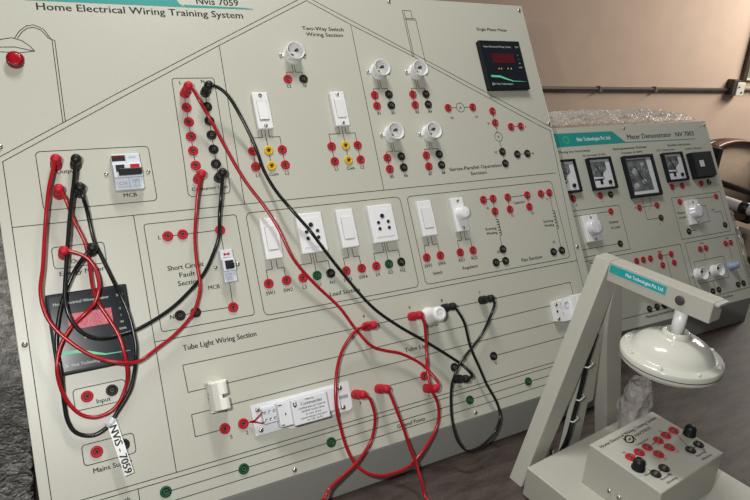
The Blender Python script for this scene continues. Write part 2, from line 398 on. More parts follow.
def caption(P, *k, parent=None, **kw): P.part('caption', B().text(*k, **kw), M['ink'], parent)
T = lambda *k, **kw: caption(P1, *k, **kw)
T('Nvis 7059', .2905, .7008, .0150, .3545); T('Home Electrical Wiring Training System', .0763, .6805, .0150, .3580)
T('Output', .0700, .4530, .0080); T('MCB', .1452, .4142, .0080, .1620); T('Consumer Unit', .2350, .4148, .0072, .2860); T('L', .2440, .5740, .0075); T('N', .2755, .5755, .0075)
T('Two-Way Switch', .4527, .6650, .0092, .5268); T('Wiring Section', .4575, .6547, .0092, .5233)
T('L2', .4080, .5668, .0070); T('N', .4350, .5668, .0070)
for u in (.3574,.4861):
    T('L1', u-.0240, .4275, .0072, align='C'); T('Com', u+.001, .4275, .0072, align='C'); T('L2', u+.0220, .4275, .0072, align='C')
for i, (u, v) in enumerate(((.5590,.5175), (.5866,.5175), (.6341,.5175), (.6609,.5175), (.5576,.4075), (.5843,.4075), (.6332,.4065), (.6601,.4065))):
    T('B%d' % (i+1), u+.001, v, .0070, align='C')
T('A', .7280, .5225, .0080, align='C'); T('V', .7985, .4640, .0080, align='C'); T('A2', .7050, .5050, .0062, align='C'); T('A1', .7590, .5050, .0062, align='C')
T('V1', .7860, .4910, .0062, align='R'); T('V2', .7870, .4360, .0062, align='R'); T('L', .8680, .4820, .0062); T('N', .8680, .4285, .0062)
T('Series-Parallel Operation', .6748, .4105, .0088, .7897); T('Section', .7173, .4000, .0088, .7520)
T('Single Phase Meter', .8074, .6765, .0085, .8810)
T('L', .1798, .3520, .0080); T('Short Circuit', .1848, .3076, .0095, .2330); T('Fault', .1986, .2965, .0095, .2195); T('Section', .1948, .2852, .0095, .2240); T('N', .1775, .2430, .0080); T('MCB', .2335, .2738, .0078, .2492)
T('Output', .0704, .3345, .0080); T('Energy Meter', .0560, .3205, .0080, .1080); T('Input', .0752, .1563, .0080); T('Mains Supply', .0600, .0755, .0085, .1040)
for s, u in (('SW1',.3188),('SW2',.3460),('L3',.3718),('G1',.3945),('N1',.4169),('SW3',.4429),('SW4',.4696),('L4',.4955),('G2',.5185),('N2',.5412),('SW5',.5900),('SW6',.6171),('RG1',.6576),('RG2',.6845)):
    T(s, u, .2525, .0074, align='C')
T('Load Section', .4089, .2345, .0088, .4590); T('Switch', .5960, .2385, .0072, .6140); T('Regulator', .6560, .2385, .0072, .6880)
T('Running', .7215, .2985, .0066, .7450); T('Winding', .7215, .2905, .0066, .7450); T('Starting', .8555, .2970, .0066, .8790); T('Winding', .8555, .2890, .0066, .8790)
T('Capacitor', .7960, .3390, .0066, .8240); T('R1', .7370, .3355, .0060, align='C'); T('C1', .7880, .3160, .0060, align='C'); T('C2', .8350, .3160, .0060, align='C'); T('S1', .8780, .3380, .0060, align='C'); T('R2', .7385, .2560, .0060, align='C'); T('S2', .8690, .2570, .0060, align='C')
T('Fan Section', .7844, .2335, .0088, .8324)
T('Tube Light Wiring Section', .1870, .1988, .0105, .2875); T('5', .2275, .0715, .0072); T('2', .2490, .0715, .0072); T('3', .4210, .0690, .0072)
T('4', .4565, .1930, .0072, align='C'); T('6', .5390, .1925, .0072, align='C'); T('8', .6010, .1925, .0072, align='C'); T('7', .6789, .1925, .0072, align='C'); T('Starter', .5620, .1565, .0076, .5860); T('Tube Light', .5142, .1275, .0090, .5620)
T('9', .6790, .0715, .0068, align='C'); T('N', .5990, .0520, .0068, align='C'); T('L', .5400, .0520, .0068, align='C'); T('Ground Points', .4740, .0195, .0085, .5240); T('Earth', .0800, .0320, .0075)

JACKS = dict(
 red=[(.0708,.4640),(.0689,.4253),(.2490,.5590),(.2480,.5380),(.2475,.5164),(.2468,.4945),(.2463,.4734),(.2461,.4515),(.2458,.4307),(.4107,.5810),(.3326,.4672),(.3326,.4434),(.3789,.4671),(.3789,.4430),
  (.4615,.4676),(.4615,.4428),(.5075,.4671),(.5075,.4427),(.5588,.5520),(.5588,.5330),(.6339,.5520),(.6339,.5328),(.5570,.4425),(.5570,.4230),(.6335,.4418),(.6335,.4222),(.7009,.5255),(.7549,.5255),(.7980,.5166),(.7977,.4940),
  (.8327,.4849),(.8564,.4849),(.1921,.3550),(.2120,.3550),(.2638,.3550),(.2623,.2440),(.0643,.3467),(.0656,.1676),(.0668,.0997),(.3188,.2688),(.3460,.2692),(.3718,.2690),(.4429,.2688),(.4696,.2688),(.4955,.2684),
  (.5900,.2688),(.6171,.2686),(.6576,.2682),(.6845,.2682),(.7310,.3535),(.7525,.3535),(.7502,.3305),(.7861,.3527),(.8322,.3527),(.7846,.3304),(.8305,.3305),(.8653,.3522),(.8865,.3522),(.2223,.0866),(.2474,.0866),
  (.4173,.0852),(.4563,.0843),(.5382,.0849),(.5378,.0657),(.4565,.1795),(.5382,.1797)],
 black=[(.0936,.4625),(.0931,.4252),(.2783,.5598),(.2776,.5384),(.2769,.5169),(.2763,.4954),(.2754,.4737),(.2749,.4516),(.2751,.4303),(.4370,.5809),(.5863,.5526),(.5863,.5331),(.6609,.5520),(.6609,.5329),(.5840,.4430),(.5840,.4238),
  (.6600,.4421),(.6600,.4228),(.7987,.4382),(.7990,.4158),(.8320,.4311),(.8565,.4311),(.1904,.2458),(.2111,.2461),(.0962,.3465),(.0942,.1684),(.0977,.0998),(.4169,.2688),(.5412,.2685),(.7483,.2614),(.7269,.2406),(.7482,.2404),
  (.8618,.2411),(.8826,.2411),(.5968,.0858),(.5964,.0668),(.6773,.0868),(.6015,.1820),(.6789,.1818)],
 yellow=[(.3573,.4672),(.3573,.4430),(.4861,.4677),(.4861,.4432)],
 green=[(.3945,.2690),(.5185,.2685),(.1370,.0300),(.2375,.0290),(.3657,.0290),(.6120,.0292),(.7363,.0304)])
for c, L_ in JACKS.items():
    for u, v in L_: P1.jack(c, u, v)
for u, v in ((.0116,.4926),(.6278,.7250),(.9241,.7230),(.9286,.4871),(.9225,.2433),(.3058,.0078),(.6175,.0078),(.0077,.2438)): P1.screw(u, v)
for u, v in ((.4268,.6210),(.5752,.5937),(.6508,.5930),(.5750,.4822),(.6498,.4803)): P1.holder(u, v)
P1.switch(.3577,.5275,.0245,.058,True,-1); P1.switch(.4862,.5270,.0250,.058,True,1)
P1.switch(.3334,.3325,.0262,.061); P1.switch(.4565,.3330,.0285,.061); P1.switch(.6030,.3325,.0282,.060)
P1.socket(.3965,.3330,.0420,.0615); P1.socket(.5190,.3333,.0445,.061)
P1.regulator(.6698,.3318,.0250,.059, ku=.0012, kv=.0005, kh=.013)

def breaker(u, v, w, h, double):
    b = B(); b.box(u-w/2,u+w/2,v-h/2,v+h/2,0,.012,.0008); b.box(u-w/2+.0002,u+w/2-.0002,v-h*.18,v+h*.20,.011,.0165,.0008)
    o = P1.part('circuit_breaker', b, M['ltgrey'])
    if double:
        c = B(); c.box(u-w*.48,u-w*.02,v+h*.30,v+h*.46,.0119,.0123); c.mi = 1; c.box(u-w*.48,u-w*.02,v+h*.40,v+h*.455,.0122,.0125)
        P1.part('brand_label', c, [M['hole'], M['lensrim']], o)
        c = B(); c.box(u-w*.40,u-w*.10,v-h*.02,v+h*.17,.0160,.0172); P1.part('black_window', c, M['hole'], o)
        c = B(); c.box(u+w*.10,u+w*.42,v-h*.02,v+h*.17,.0160,.0172); P1.part('red_window', c, M['red'], o)
        c = B(); c.box(u-w*.34,u+w*.46,v-h*.14,v+h*.03,.0160,.0245,.0015,T=None); P1.part('toggle', c, M['black'], o)
        c = B(); c.text('C16', u-w*.36, v-h*.36, .0062, z=.0122); c.text('DP', u+w*.12, v-h*.30, .0062, z=.0122); c.text('240V', u+w*.10, v+h*.36, .0045, z=.0122)
        c.strip([(u-w*.40,v-h*.42),(u-w*.02,v-h*.42)],.0006,.0122); c.strip([(u+w*.12,v-h*.42),(u+w*.42,v-h*.42)],.0006,.0122); c.strip([(u+w*.2,v-h*.42),(u+w*.2,v-h*.22)],.0006,.0122); c.strip([(u+w*.34,v-h*.42),(u+w*.34,v-h*.22)],.0006,.0122)
        c.strip([(u,v-h*.46),(u,v-h*.19)],.0007,.0122); c.strip([(u,v+h*.21),(u,v+h*.46)],.0007,.0122)
        P1.part('breaker_print', c, M['blueprint'], o)
    else:
        c = B(); c.poly([(u-.003,v+h*.30),(u-.0005,v+h*.36),(u-.003,v+h*.40),(u-.0048,v+h*.36)],.0123); c.poly([(u+.003,v+h*.30),(u+.0048,v+h*.36),(u+.003,v+h*.40),(u+.0005,v+h*.36)],.0123)
        c.box(u-.0015,u+.0015,v+h*.33,v+h*.37,.0119,.0123); c.strip([(u-.0055,v+h*.25),(u+.0055,v+h*.25)],.0008,.0122); P1.part('brand_mark', c, M['red'], o)
        c = B(); c.box(u-w*.30,u+w*.34,v-h*.12,v+h*.14,.0160,.0172); c.box(u-w*.26,u+w*.30,v-h*.10,v+h*.06,.0160,.0235,.0012); P1.part('toggle', c, M['meter'], o)
        c = B(); c.text('C16', u-.0068, v-h*.30, .0055, z=.0122)
        for k in range(3): c.strip([(u-.006,v-h*(.34+.04*k)),(u+.0015+.0012*k,v-h*(.34+.04*k))],.0006,.0122)
        P1.part('breaker_print', c, M['blueprint'], o)
breaker(.1538,.4460,.0360,.0495,True); breaker(.2637,.3015,.0178,.0460,False)
for u, v in ((.1283,.4478),(.1812,.4472),(.2482,.3031),(.2800,.3034)): P1.screw(u, v, 0, None, .8)

def panel_meter(cu, cv, w, h, lit):
    x0, x1, y0, y1 = cu-w/2, cu+w/2, cv-h/2, cv+h/2
    X = lambda a: x0+w*a
    Y = lambda a: y0+h*a
    b = B(); b.box(x0,x1,y0,y1,0,.0100,.0016,3); o = P1.part('panel_meter', b, M['meter'])
    f = B(); f.box(X(.04),X(.96),Y(.04),Y(.96),.0099,.0103); P1.part('meter_face', f, M['meterface'], o)
    z = .0105
    d = B(); d.box(X(.225),X(.765),Y(.53),Y(.725),.0102,.0108); P1.part('display_window', d, M['ledred' if lit else 'leddark'], o)
    s = B(); s.poly([(X(.10),Y(.285)),(X(.10),Y(.245)),(X(.30),Y(.235)),(X(.45),Y(.19)),(X(.60),Y(.15)),(X(.92),Y(.145)),(X(.92),Y(.150)),(X(.62),Y(.165)),(X(.48),Y(.215)),(X(.32),Y(.275))], z); P1.part('swoosh', s, M['swoosh'], o)
    C_ = lambda *k, **kw: P1.part('meter_caption', B().text(*k, z=z, **kw), M['mtext'], o)
    C_('Home Electrical Wiring Trainer', X(.08), Y(.85), h*.050, X(.76)); C_('7059', X(.85), Y(.85), h*.048, X(.94))
    for k, q in enumerate(('V','I','W','kWh')): C_(q, X(.875), Y(.68-.085*k), h*.042, align='C')
    C_('Nvis Technologies', X(.19), Y(.085), h*.055, X(.58))
    t = B(); t.strip([(X(.09),Y(.13)),(X(.16),Y(.105)),(X(.09),Y(.08))], h*.012, z, True); P1.part('maker_mark', t, M['mtext'], o)
    a = B()
    for k in ((.40,) if lit else (.33,.39,.55,.63)): a.box(X(k)-.0009,X(k)+.0009,Y(.40),Y(.43),.0102,.0107)
    P1.part('indicator', a, M['amber'], o)
panel_meter(.0828,.2480,.0930,.1000,True); panel_meter(.8455,.6035,.0980,.0970,False)

# pilot lamp
b = B(); b.lathe([(.0104,0),(.0104,.0075),(.0098,.0086),(.0088,.0086),(.0085,.0070)], c=(.0425,.6070,0), seg=32, cap=False)
o = P1.part('pilot_lamp', b, M['lensrim'])
b = B(); b.lathe([(.0087,.0065),(.0086,.0084),(.0070,.0091),(.0040,.0094),(0,.0095)], c=(.0425,.6070,0), seg=32, cap=False); P1.part('lens', b, M['lens'], o)

# tube holder at the left of the tube outline
b = B()
b.prism([(.2068,0),(.2068,.0150),(.2100,.0250),(.2160,.0320),(.2230,.0345),(.2270,.0325),(.2295,.0270),(.2295,0)], 'y', .1330, .1490, .0009)
b.prism([(.2068,0),(.2068,.0150),(.2100,.0250),(.2160,.0320),(.2200,.0330),(.2200,0)], 'y', .1280, .1335)
b.prism([(.2068,0),(.2068,.0150),(.2100,.0250),(.2160,.0320),(.2230,.0345),(.2270,.0325),(.2295,.0270),(.2295,0)], 'y', .1135, .1285, .0009)
b.box(.2060,.2305,.1485,.1512,0,.024,.0006); b.box(.2060,.2305,.1110,.1138,0,.014,.0006)
o = P1.part('tube_holder', b, M['cream'])
for v, w in ((.131,.009),(.136,.018)):
    b = B(); b.lathe([(.0019,0),(.0019,.0008),(0,.0008)], seg=12, cap=False, T=Matrix.Translation((.2069,v,min(w,.0135))) @ Matrix.Rotation(-PI/2,4,'Y')); P1.part('terminal_hole', b, M['grey'], o)
b = B(); b.box(.2198,.2208,.1288,.1328,.012,.0325); P1.part('tube_slot', b, M['dsteel'], o)

# ballast
b = B(); b.prism([(.2605,.0655),(.2605,.1073),(.3990,.1073),(.4095,.1065),(.4085,.0700),(.4045,.0655),(.3760,.0655),(.3720,.0640),(.3120,.0620),(.3060,.0655)], 'z', 0, .0028, .0005)
o = P1.part('ballast', b, M['galv'])
b = B(); b.box(.3105,.3640,.0675,.1030,.002,.0250,.0014,3); b.box(.3630,.3870,.0720,.1040,.002,.0120,.0012); bal = P1.part('choke_body', b, M['galv'], o)
b = B(); b.box(.2925,.3110,.0700,.1025,.002,.0190,.0012); P1.part('end_cap', b, M['galv'], o)
b = B(); b.box(.2935,.2985,.0990,.1003,.0188,.0196); b.box(.2935,.2985,.0722,.0735,.0188,.0196); b.box(.3015,.3030,.0850,.0880,.0188,.0196); b.box(.368,.373,.0700,.0722,.0028,.006); b.box(.320,.340,.0640,.0660,.0028,.006); P1.part('crimp_slot', b, M['dsteel'], o)
b = B(); b.box(.2725,.2925,.0790,.1000,.002,.0120,.0010)
tb_ = P1.part('terminal_block', b, M['ltgrey'], o)
for i in range(3):
    for j in range(2):
        b = B(); b.lathe([(.0021,.0120),(.0021,.0126),(.0015,.0128),(.0013,.0121),(0,.0121)], c=(.2760+.0065*i,.0845+.0100*j,0), seg=12, cap=False); P1.part('terminal_screw', b, M['steel'], o)
b = B()
b.tube([(.2560,.0866,.004),(.2620,.0875,.008),(.2690,.0930,.011),(.2740,.0960,.011)],.0012,8); b.tube([(.2580,.0862,.004),(.2640,.0845,.009),(.2700,.0820,.011),(.2740,.0815,.011)],.0012,8)
P1.part('red_pigtail', b, M['redw'], o)
for u, v in ((.2695,.0998),(.2690,.0722),(.3940,.1002),(.3935,.0722)): P1.screw(u, v, .0028, o)
b = B(); b.box(.3890,.4040,.0845,.0890,.0028,.0033); P1.part('label_patch', b, M['grey'], o)
b = B(); z = .0252
b.text('Made by', .3310, .0985, .0034, .3440, z=z); b.text('Commander', .3235, .0925, .0062, .3560, z=z, bold=.00008); b.text('COPPER BALLAST 230V AC', .3195, .0875, .0034, .3600, z=z); b.text('36/40W 0.43A 50Hz', .3230, .0830, .0034, .3570, z=z); b.text('IS 1534  PF 0.5', .3290, .0785, .0032, .3510, z=z); b.text('A QUALITY PRODUCT FOR SAFETY', .3195, .0740, .0030, .3600, z=z); b.text('tw 130  dt 55', .3290, .0705, .0030, .3520, z=z)
b.poly([(.3130,.0990),(.3130,.0940),(.3155,.0915),(.3180,.0940),(.3180,.0990),(.3165,.0990),(.3165,.0955),(.3155,.0940),(.3145,.0955),(.3145,.0990)], z)
P1.part('ballast_print', b, M['ink'], o)

# starter and its companion plate at the right end
b = B(); b.lathe([(.0140,0),(.0140,.004),(.0120,.0055),(.0119,.0300),(.0116,.0345),(.0098,.0368),(.0066,.0372),(.0062,.0366),(.0046,.0366),(0,.0368)], c=(.5700,.1752,0), seg=28, cap=False); o = P1.part('starter', b, M['white'])
b = B(); b.text('S10', .5640, .1738, .006, z=.0372); b.box(.5665,.5735,.1695,.1701,.0366,.0374); P1.part('starter_print', b, M['ltgrey'], o)
b = B(); b.prism([(.8225,.1175),(.8245,.1525),(.8420,.1530),(.8435,.1545),(.8900,.1550),(.8900,.1140),(.8400,.1135)], 'z', 0, .010, .0010); b.box(.8640,.8860,0.1150,.1570,.009,.028,.0015); o = P1.part('tube_holder', b, M['white'])
b = B(); b.box(.8265,.8300,.1325,.1365,.0098,.0106); P1.part('terminal_hole', b, M['frame'], o)
b = B(); b.lathe([(.0068,.0098),(.0066,.0108),(.0052,.0112),(.0050,.0104),(0,.0104)], c=(.8530,.1425,0), seg=20, cap=False); P1.part('starter_socket', b, M['ltgrey'], o)
b = B(); b.text('0', .8380, .1440, .006, z=.0102); b.text('1', .8380, .1370, .006, z=.0102); b.text('2', .8400, .1260, .006, z=.0102); P1.part('holder_print', b, M['blueprint'], o)
for u, v in ((.8285,.1470),(.8272,.1215)): P1.screw(u, v, .0098, o, .95)
# ------------------------------------------------------------------ meter demonstrator (second panel behind, right)
PHI = -.01727
O2 = Vector((1.5382, .0995, .0662)); U2 = Vector((math.cos(PHI), math.sin(PHI), 0)); BK = Vector((-math.sin(PHI), math.cos(PHI), 0))
V2 = BK*math.sin(math.radians(31.42)) + Vector((0,0,1))*math.cos(math.radians(31.42))
MP2 = frame(O2, U2, V2); W2, H2 = .585, .453
demo = thing('meter_demonstrator', 'smaller sloping panel with row of black framed analogue meters, behind the fan stand', 'training panel',
             frame(O2-Vector((0,0,.0662)), U2, BK))
P2 = Panel(demo, MP2)
s2, c2 = math.sin(math.radians(31.42)), math.cos(math.radians(31.42))
b = B(); b.prism([(.002,0),(.002,.0627),(H2*s2+.002,.0662+H2*c2-.004),(H2*s2+.05,.0662+H2*c2-.02),(H2*s2+.09,0)], 'x', -W2+.003, -.003, .0015)
obj('cabinet', b, M['lip'], demo)
b = B(); b.box(-W2, 0, 0, H2, -.0022, 0, .0007); P2.part('face_panel', b, M['paint'])
b = B(); b.poly([(-.545,.4410), (-.545,.4100), (-.2980,.4098), (-.3353,.4394)]); b.poly([(-.300,.4098), (-.0572,.4070), (-.0572,.4090), (-.300,.4120)], .0003); P2.part('title_band', b, M['teal'])
b = B(); b.text('Nvis Technologies Pvt. Ltd.', -.4480, .4205, .012, -.3450, z=.0004); P2.part('title_band_lettering', b, M['tealtxt'])
b = B(); b.ring(-.480,.425,.0075,.003,.0004,16); P2.part('maker_mark', b, M['greenlogo'])
T = lambda *k, **kw: caption(P2, *k, **kw)
T('Meter Demonstrator', -.2906, .4175, .0170, -.1394); T('NV 7003', -.1245, .4165, .0170, -.0565)
T('Moving Iron Instruments', -.5090, .3960, .0080, -.4171); T('AC Ammeter (0-5A)', -.4430, .3850, .0066, -.3750)
T('Electrodynamometer Wattmeter', -.3460, .3945, .0080, -.2351); T('Wattmeter (0-750W)', -.3242, .3840, .0066, -.2539)
T('Rectifier Instruments', -.1615, .3935, .0080, -.0794); T('DC Voltmeter', -.2041, .3835, .0066, -.1400); T('kWh Meter', -.1021, .3815, .0066, -.0397)
T('Dimmer', -.3990, .2300, .0085, align='C'); T('to Load', -.3990, .2180, .0085, align='C'); T('Dimmer', -.1770, .2280, .0080, align='C'); T('to Load', -.1770, .2170, .0080, align='C')
T('A', -.4980, .2780, .0070); T('+', -.4180, .2780, .0070); T('-', -.3870, .2780, .0070); T('M', -.3250, .2550, .0060); T('L', -.2420, .2550, .0060); T('C', -.2800, .2480, .0060, align='C'); T('V', -.2600, .2100, .0060); T('+', -.1850, .2770, .0070); T('-', -.1490, .2770, .0070)
T('Load', -.0680, .2250, .0060); T('Regulated Supply Section', -.4980, .1520, .0075, -.4300); T('Ballast', -.2820, .1490, .0055, align='C'); T('Choke', -.1350, .1500, .0055, align='C'); T('Lamp', -.0400, .1510, .0055, align='C')
T('Measuring Instrument Section', -.3760, .0140, .0085, -.2700); T('Lamp Load Section', -.1780, .0140, .0085, -.0745)
b = B(); s = lambda *p: b.strip(p, .0011)
s((-.5600,.2685),(-.3715,.2685),(-.3708,.1680),(-.5600,.1680)); s((-.1985,.1685),(-.1985,.2685),(-.0180,.2685),(-.0180,.1685),(-.1985,.1685))
s((-.5600,.1590),(-.2090,.1590),(-.2098,.0250),(-.5600,.0250)); s((-.1925,.1590),(-.0060,.1590),(-.0060,.0250),(-.1925,.0250),(-.1925,.1590))
s((-.5300,.2570),(-.4015,.2570)); s((-.5300,.1840),(-.3975,.1840)); s((-.2950,.2765),(-.2950,.2265),(-.2498,.2265)); s((-.2700,.2765),(-.2700,.2565)); s((-.3112,.2565),(-.2531,.2565)); s((-.173,.2570),(-.160,.2570)); s((-.12,.2585),(-.038,.2585)); s((-.11,.2400),(-.085,.2400),(-.085,.2000),(-.11,.2000)); s((-.060,.2200),(-.0334,.2200),(-.0334,.1855)); s((-.1689,.1845),(-.1400,.1845))
s((-.2847,.1405),(-.2481,.1405)); s((-.2660,.1405),(-.2660,.0700)); s((-.2847,.1405),(-.2843,.1195)); s((-.2481,.1405),(-.2454,.12)); s((-.1360,.139),(-.1360,.1120)); s((-.0405,.1405),(-.0405,.1000))
s((-.1800,.1120),(-.0700,.1120),(-.0700,.0600),(-.1800,.0600),(-.1800,.1120)); s((-.1303,.0600),(-.1303,.0370)); s((-.0353,.0800),(-.0353,.0380)); s((-.3598,.0325),(-.3119,.0330))
P2.part('printed_lines', b, M['ink'])
for u, v in ((-.5005,.2950),(-.4208,.2949),(-.4015,.2570),(-.3112,.2565),(-.2531,.2565),(-.1859,.2947),(-.1501,.2947),(-.0798,.2947),(-.1730,.2570),(-.0380,.2586),(-.3618,.1397),(-.3404,.1397),(-.3177,.1397),(-.2847,.1405),(-.2481,.1407),(-.2843,.1196),(-.2454,.1200),(-.1464,.1389),(-.1255,.1389),(-.0505,.1405),(-.0306,.1406)): P2.jack('red', u, v)
for u, v in ((-.3894,.2946),(-.2498,.2264),(-.3975,.1838),(-.0500,.2957),(-.1689,.1845),(-.0334,.1856),(-.0460,.0380),(-.0246,.0382),(-.1413,.0368),(-.1193,.0370),(-.3598,.0325),(-.3356,.0330),(-.3119,.0330)): P2.jack('black', u, v)
for u, v in ((-.2950,.4450),(-.5700,.4400),(-.0100,.4420)): P2.screw(u, v)
def analog(x0, x1, y0, y1, dark=0):
    w, h = x1-x0, y1-y0; fr = min(w, h)*.062
    b = B(); b.prism([(x0,y0),(x1,y0),(x1,y1),(x0,y1)], 'z', 0, .004, .0006)
    for a in ((x0,x0+fr,y0,y1),(x1-fr,x1,y0,y1),(x0+fr,x1-fr,y0,y0+fr),(x0+fr,x1-fr,y1-fr,y1)): b.box(a[0],a[1],a[2],a[3],.0035,.0095,.0006)
    o = P2.part('analog_meter', b, M['meter'])
    X = lambda t: x0+fr+(w-2*fr)*t
    Y = lambda t: y0+fr+(h-2*fr)*t
    d = B(); d.box(X(0),X(1),Y(0),Y(1),.0039,.0045); P2.part('dial_plate', d, M['dial'], o)
    d = B()
    if dark:
        d.prism([(X(.02),Y(.10)),(X(.84),Y(.10)),(X(.80),Y(.97)),(X(.02),Y(.97))], 'z', .0044, .0052)  # dark reflection in the glass, built as a dark sheet over the dial
    else:
        d.prism([(X(.04),Y(.42)),(X(.50),Y(.38)),(X(.62),Y(.55)),(X(.78),Y(.62)),(X(.78),Y(.92)),(X(.04),Y(.92))], 'z', .0044, .0052)
    P2.part('movement_and_reflection', d, M['dialdark'], o)
    d = B()
    if dark:
        for cx, cy, r in ((.30,.62,.10),(.22,.22,.09),(.55,.34,.07),(.62,.80,.06)): d.lathe([(w*r,.0052),(w*r*.9,.0060),(0,.0062)], c=(X(cx),Y(cy),0), seg=16, cap=False)
        P2.part('coil', d, M['grey'], o)
    else:
        d.lathe([(w*.065,.0045),(w*.06,.0075),(w*.03,.0080),(0,.0080)], c=(X(.80),Y(.17),0), seg=16, cap=False); P2.part('zero_adjuster', d, M['black'], o)
        d = B(); d.box(X(.10),X(.52),Y(.27),Y(.32),.0045,.0052); d.box(X(.34),X(.46),Y(.12),Y(.30),.0045,.0052); P2.part('dial_mark', d, M['meter'], o)
    d = B(); d.tube([(X(.55),Y(.30),.0066),(X(.28),Y(.80),.0066)], w*.008, 6); P2.part('needle', d, M['meter'], o)
    d = B()
    for k in range(9):
        a = math.radians(40+100*k/8); d.strip([(X(.45)+w*.38*math.cos(a),Y(.25)+w*.38*math.sin(a)),(X(.45)+w*.44*math.cos(a),Y(.25)+w*.44*math.sin(a))],.0008,.0054)
    P2.part('scale', d, M['tealtxt'], o)
analog(-.5480,-.4765,.3070,.3800); analog(-.4400,-.3690,.3062,.3790); analog(-.3310,-.2330,.2785,.3768,1); analog(-.1985,-.1285,.3060,.3765)
b = B(); b.box(-.1075,-.0350,.3060,.3710,0,.012,.0015); o = P2.part('energy_meter', b, M['meter'])
b = B(); b.prism([(-.1060,.3080),(-.0365,.3080),(-.0365,.3700),(-.1060,.3700)],'z',.0115,.018,.0015); P2.part('cover', b, M['glassdark'], o)
b = B(); b.box(-.0900,-.0740,.3320,.3480,.0178,.0184); P2.part('register_window', b, M['ltgrey'], o)
for u, v, w_ in ((-.4735,.2258,.0430),(-.1405,.2272,.0425)):
    P2.regulator(u, v, w_, .0585, kr=.0160, ku=-.001 if u < -.3 else -.001, kv=.0005, kmat='clear', kh=.012)
for u in (-.1775,-.1180): P2.holder(u, .0820)
b = B(); b.lathe([(.0105,0),(.0105,.004),(.0085,.0055),(.0080,.018),(.0060,.020),(0,.020)], c=(-.0560,.0845,0), seg=20, cap=False); o = P2.part('rotary_knob', b, M['blueprint'])
b = B(); b.box(-.0567,-.0553,.0845,.0925,.0198,.0206); P2.part('pointer', b, M['tealtxt'], o)

# ------------------------------------------------------------------ fan motor on its stand, with terminal box
PSI = math.radians(5.617)
fan = thing('fan_motor_stand', 'grey-green bent metal stand holding a cream fan motor over a small terminal box', 'fan motor unit',
            Matrix.Translation((.6248,-.1151,0)) @ Matrix.Rotation(PSI, 4, 'Z'))
st = lambda n, b, m, par=None, ML=None: obj(n, b, m, par or fan, ML)
b = B(); b.box(0,.252,-.300,0,.002,.0523,.0016,3); st('base', b, M['standp'])
b = B()
for x in (.02,.232):
    for y in (-.28,-.02): b.lathe([(.009,0),(.009,.003),(.006,.003)], c=(x,y,0), seg=14)
st('rubber_foot', b, M['black'])
def leg(name, poly, y0, y1):
    b = B(); b.prism(poly, 'y', y0, y1, .0010); return st(name, b, M['standp'])
leg('leg', [(.0105,0),(.0450,0),(.1250,.2180),(.1480,.3000),(.1480,.3545),(.1235,.3545)], .012, .037)
leg('leg', [(.2215,0),(.2600,0),(.1600,.3350),(.1485,.3440),(.1485,.2650),(.1545,.2250)], .0125, .037)
leg('brace', [(.1100,0),(.1220,.2100),(.1300,.2600),(.1520,.2400),(.1640,.1020),(.1510,.1000),(.1500,0)], .018, .028)
b = B(); b.box(.1215,.1475,-.1400,.0115,.3250,.3545,.0012); b.box(.1225,.1465,-.1465,-.1400,.3500,.3540,.0010); arm = st('arm', b, M['standp'])
b = B(); TT = Matrix.Translation((.1214,-.0985,.3400)) @ Matrix.Rotation(-PI/2,4,'Y')
b.lathe([(.0066,0),(.0066,.0008),(.0058,.0016),(0,.0017)], seg=24, cap=False, T=TT); st('arm_plug', b, M['dsteel'], arm)
# label: local (x along arm toward the viewer, y up) on the -x face
TL = frame((.1212,.0085,.3390), (0,-1,0), (0,0,1))
b = B(); b.box(0,.0860,0,.0118,-.0003,.0002); lab = st('maker_label', b, M['tealb'], arm, TL)
b = B(); b.text('Nvis Technologies Pvt. Ltd.', .0260, .0035, .0075, .0830, z=.0004); st('label_lettering', b, M['tealtxt'], lab)
b = B(); b.ring(.0105,.0059,.0036,.0014,.0004,14); st('maker_mark', b, M['greenlogo'], lab)
# motor
MC = (.1325,-.0990,0)
b = B(); b.lathe([(.0085,.2880),(.0085,.3255)], c=MC, seg=20); st('shaft', b, M['white'])
z0 = .2545
b = B(); b.lathe([(.0560,z0-.010),(.0640,z0-.0085),(.0652,z0-.0065),(.0652,z0+.0045),(.0640,z0+.0062),(.0545,z0+.0068),(.0525,z0+.0085),(.0500,z0+.0140),(.0440,z0+.0210),(.0350,z0+.0268),(.0240,z0+.0300),(.0190,z0+.0310),(.0178,z0+.0330),(.0172,z0+.0380),(.0155,z0+.0392),(.0120,z0+.0392),(.0115,z0+.0340),(0,z0+.0340)], c=MC, seg=64, cap=False)
mo = st('motor_housing', b, M['motor'])
b = B(); b.lathe([(.0640,z0-.0030),(.0655,z0-.0030),(.0655,z0-.0019),(.0640,z0-.0019)], c=MC, seg=64, cap=False); st('seam', b, M['seam'], mo)
b = B(); b.lathe([(0,z0-.0205),(.0380,z0-.0200),(.0520,z0-.0160),(.0590,z0-.0125),(.0600,z0-.0095),(.0560,z0-.0080)], c=MC, seg=64, cap=False); st('lower_cover', b, M['motor'], mo)
for k in range(8):
    a = 2*PI*k/8+.32; b = B(); b.lathe([(.0034,z0+.0060),(.0034,z0+.0078),(.0024,z0+.0094),(0,z0+.0096)], c=(MC[0]+.0592*math.cos(a),MC[1]+.0592*math.sin(a),0), seg=12, cap=False); st('housing_screw', b, M['motor'], mo)
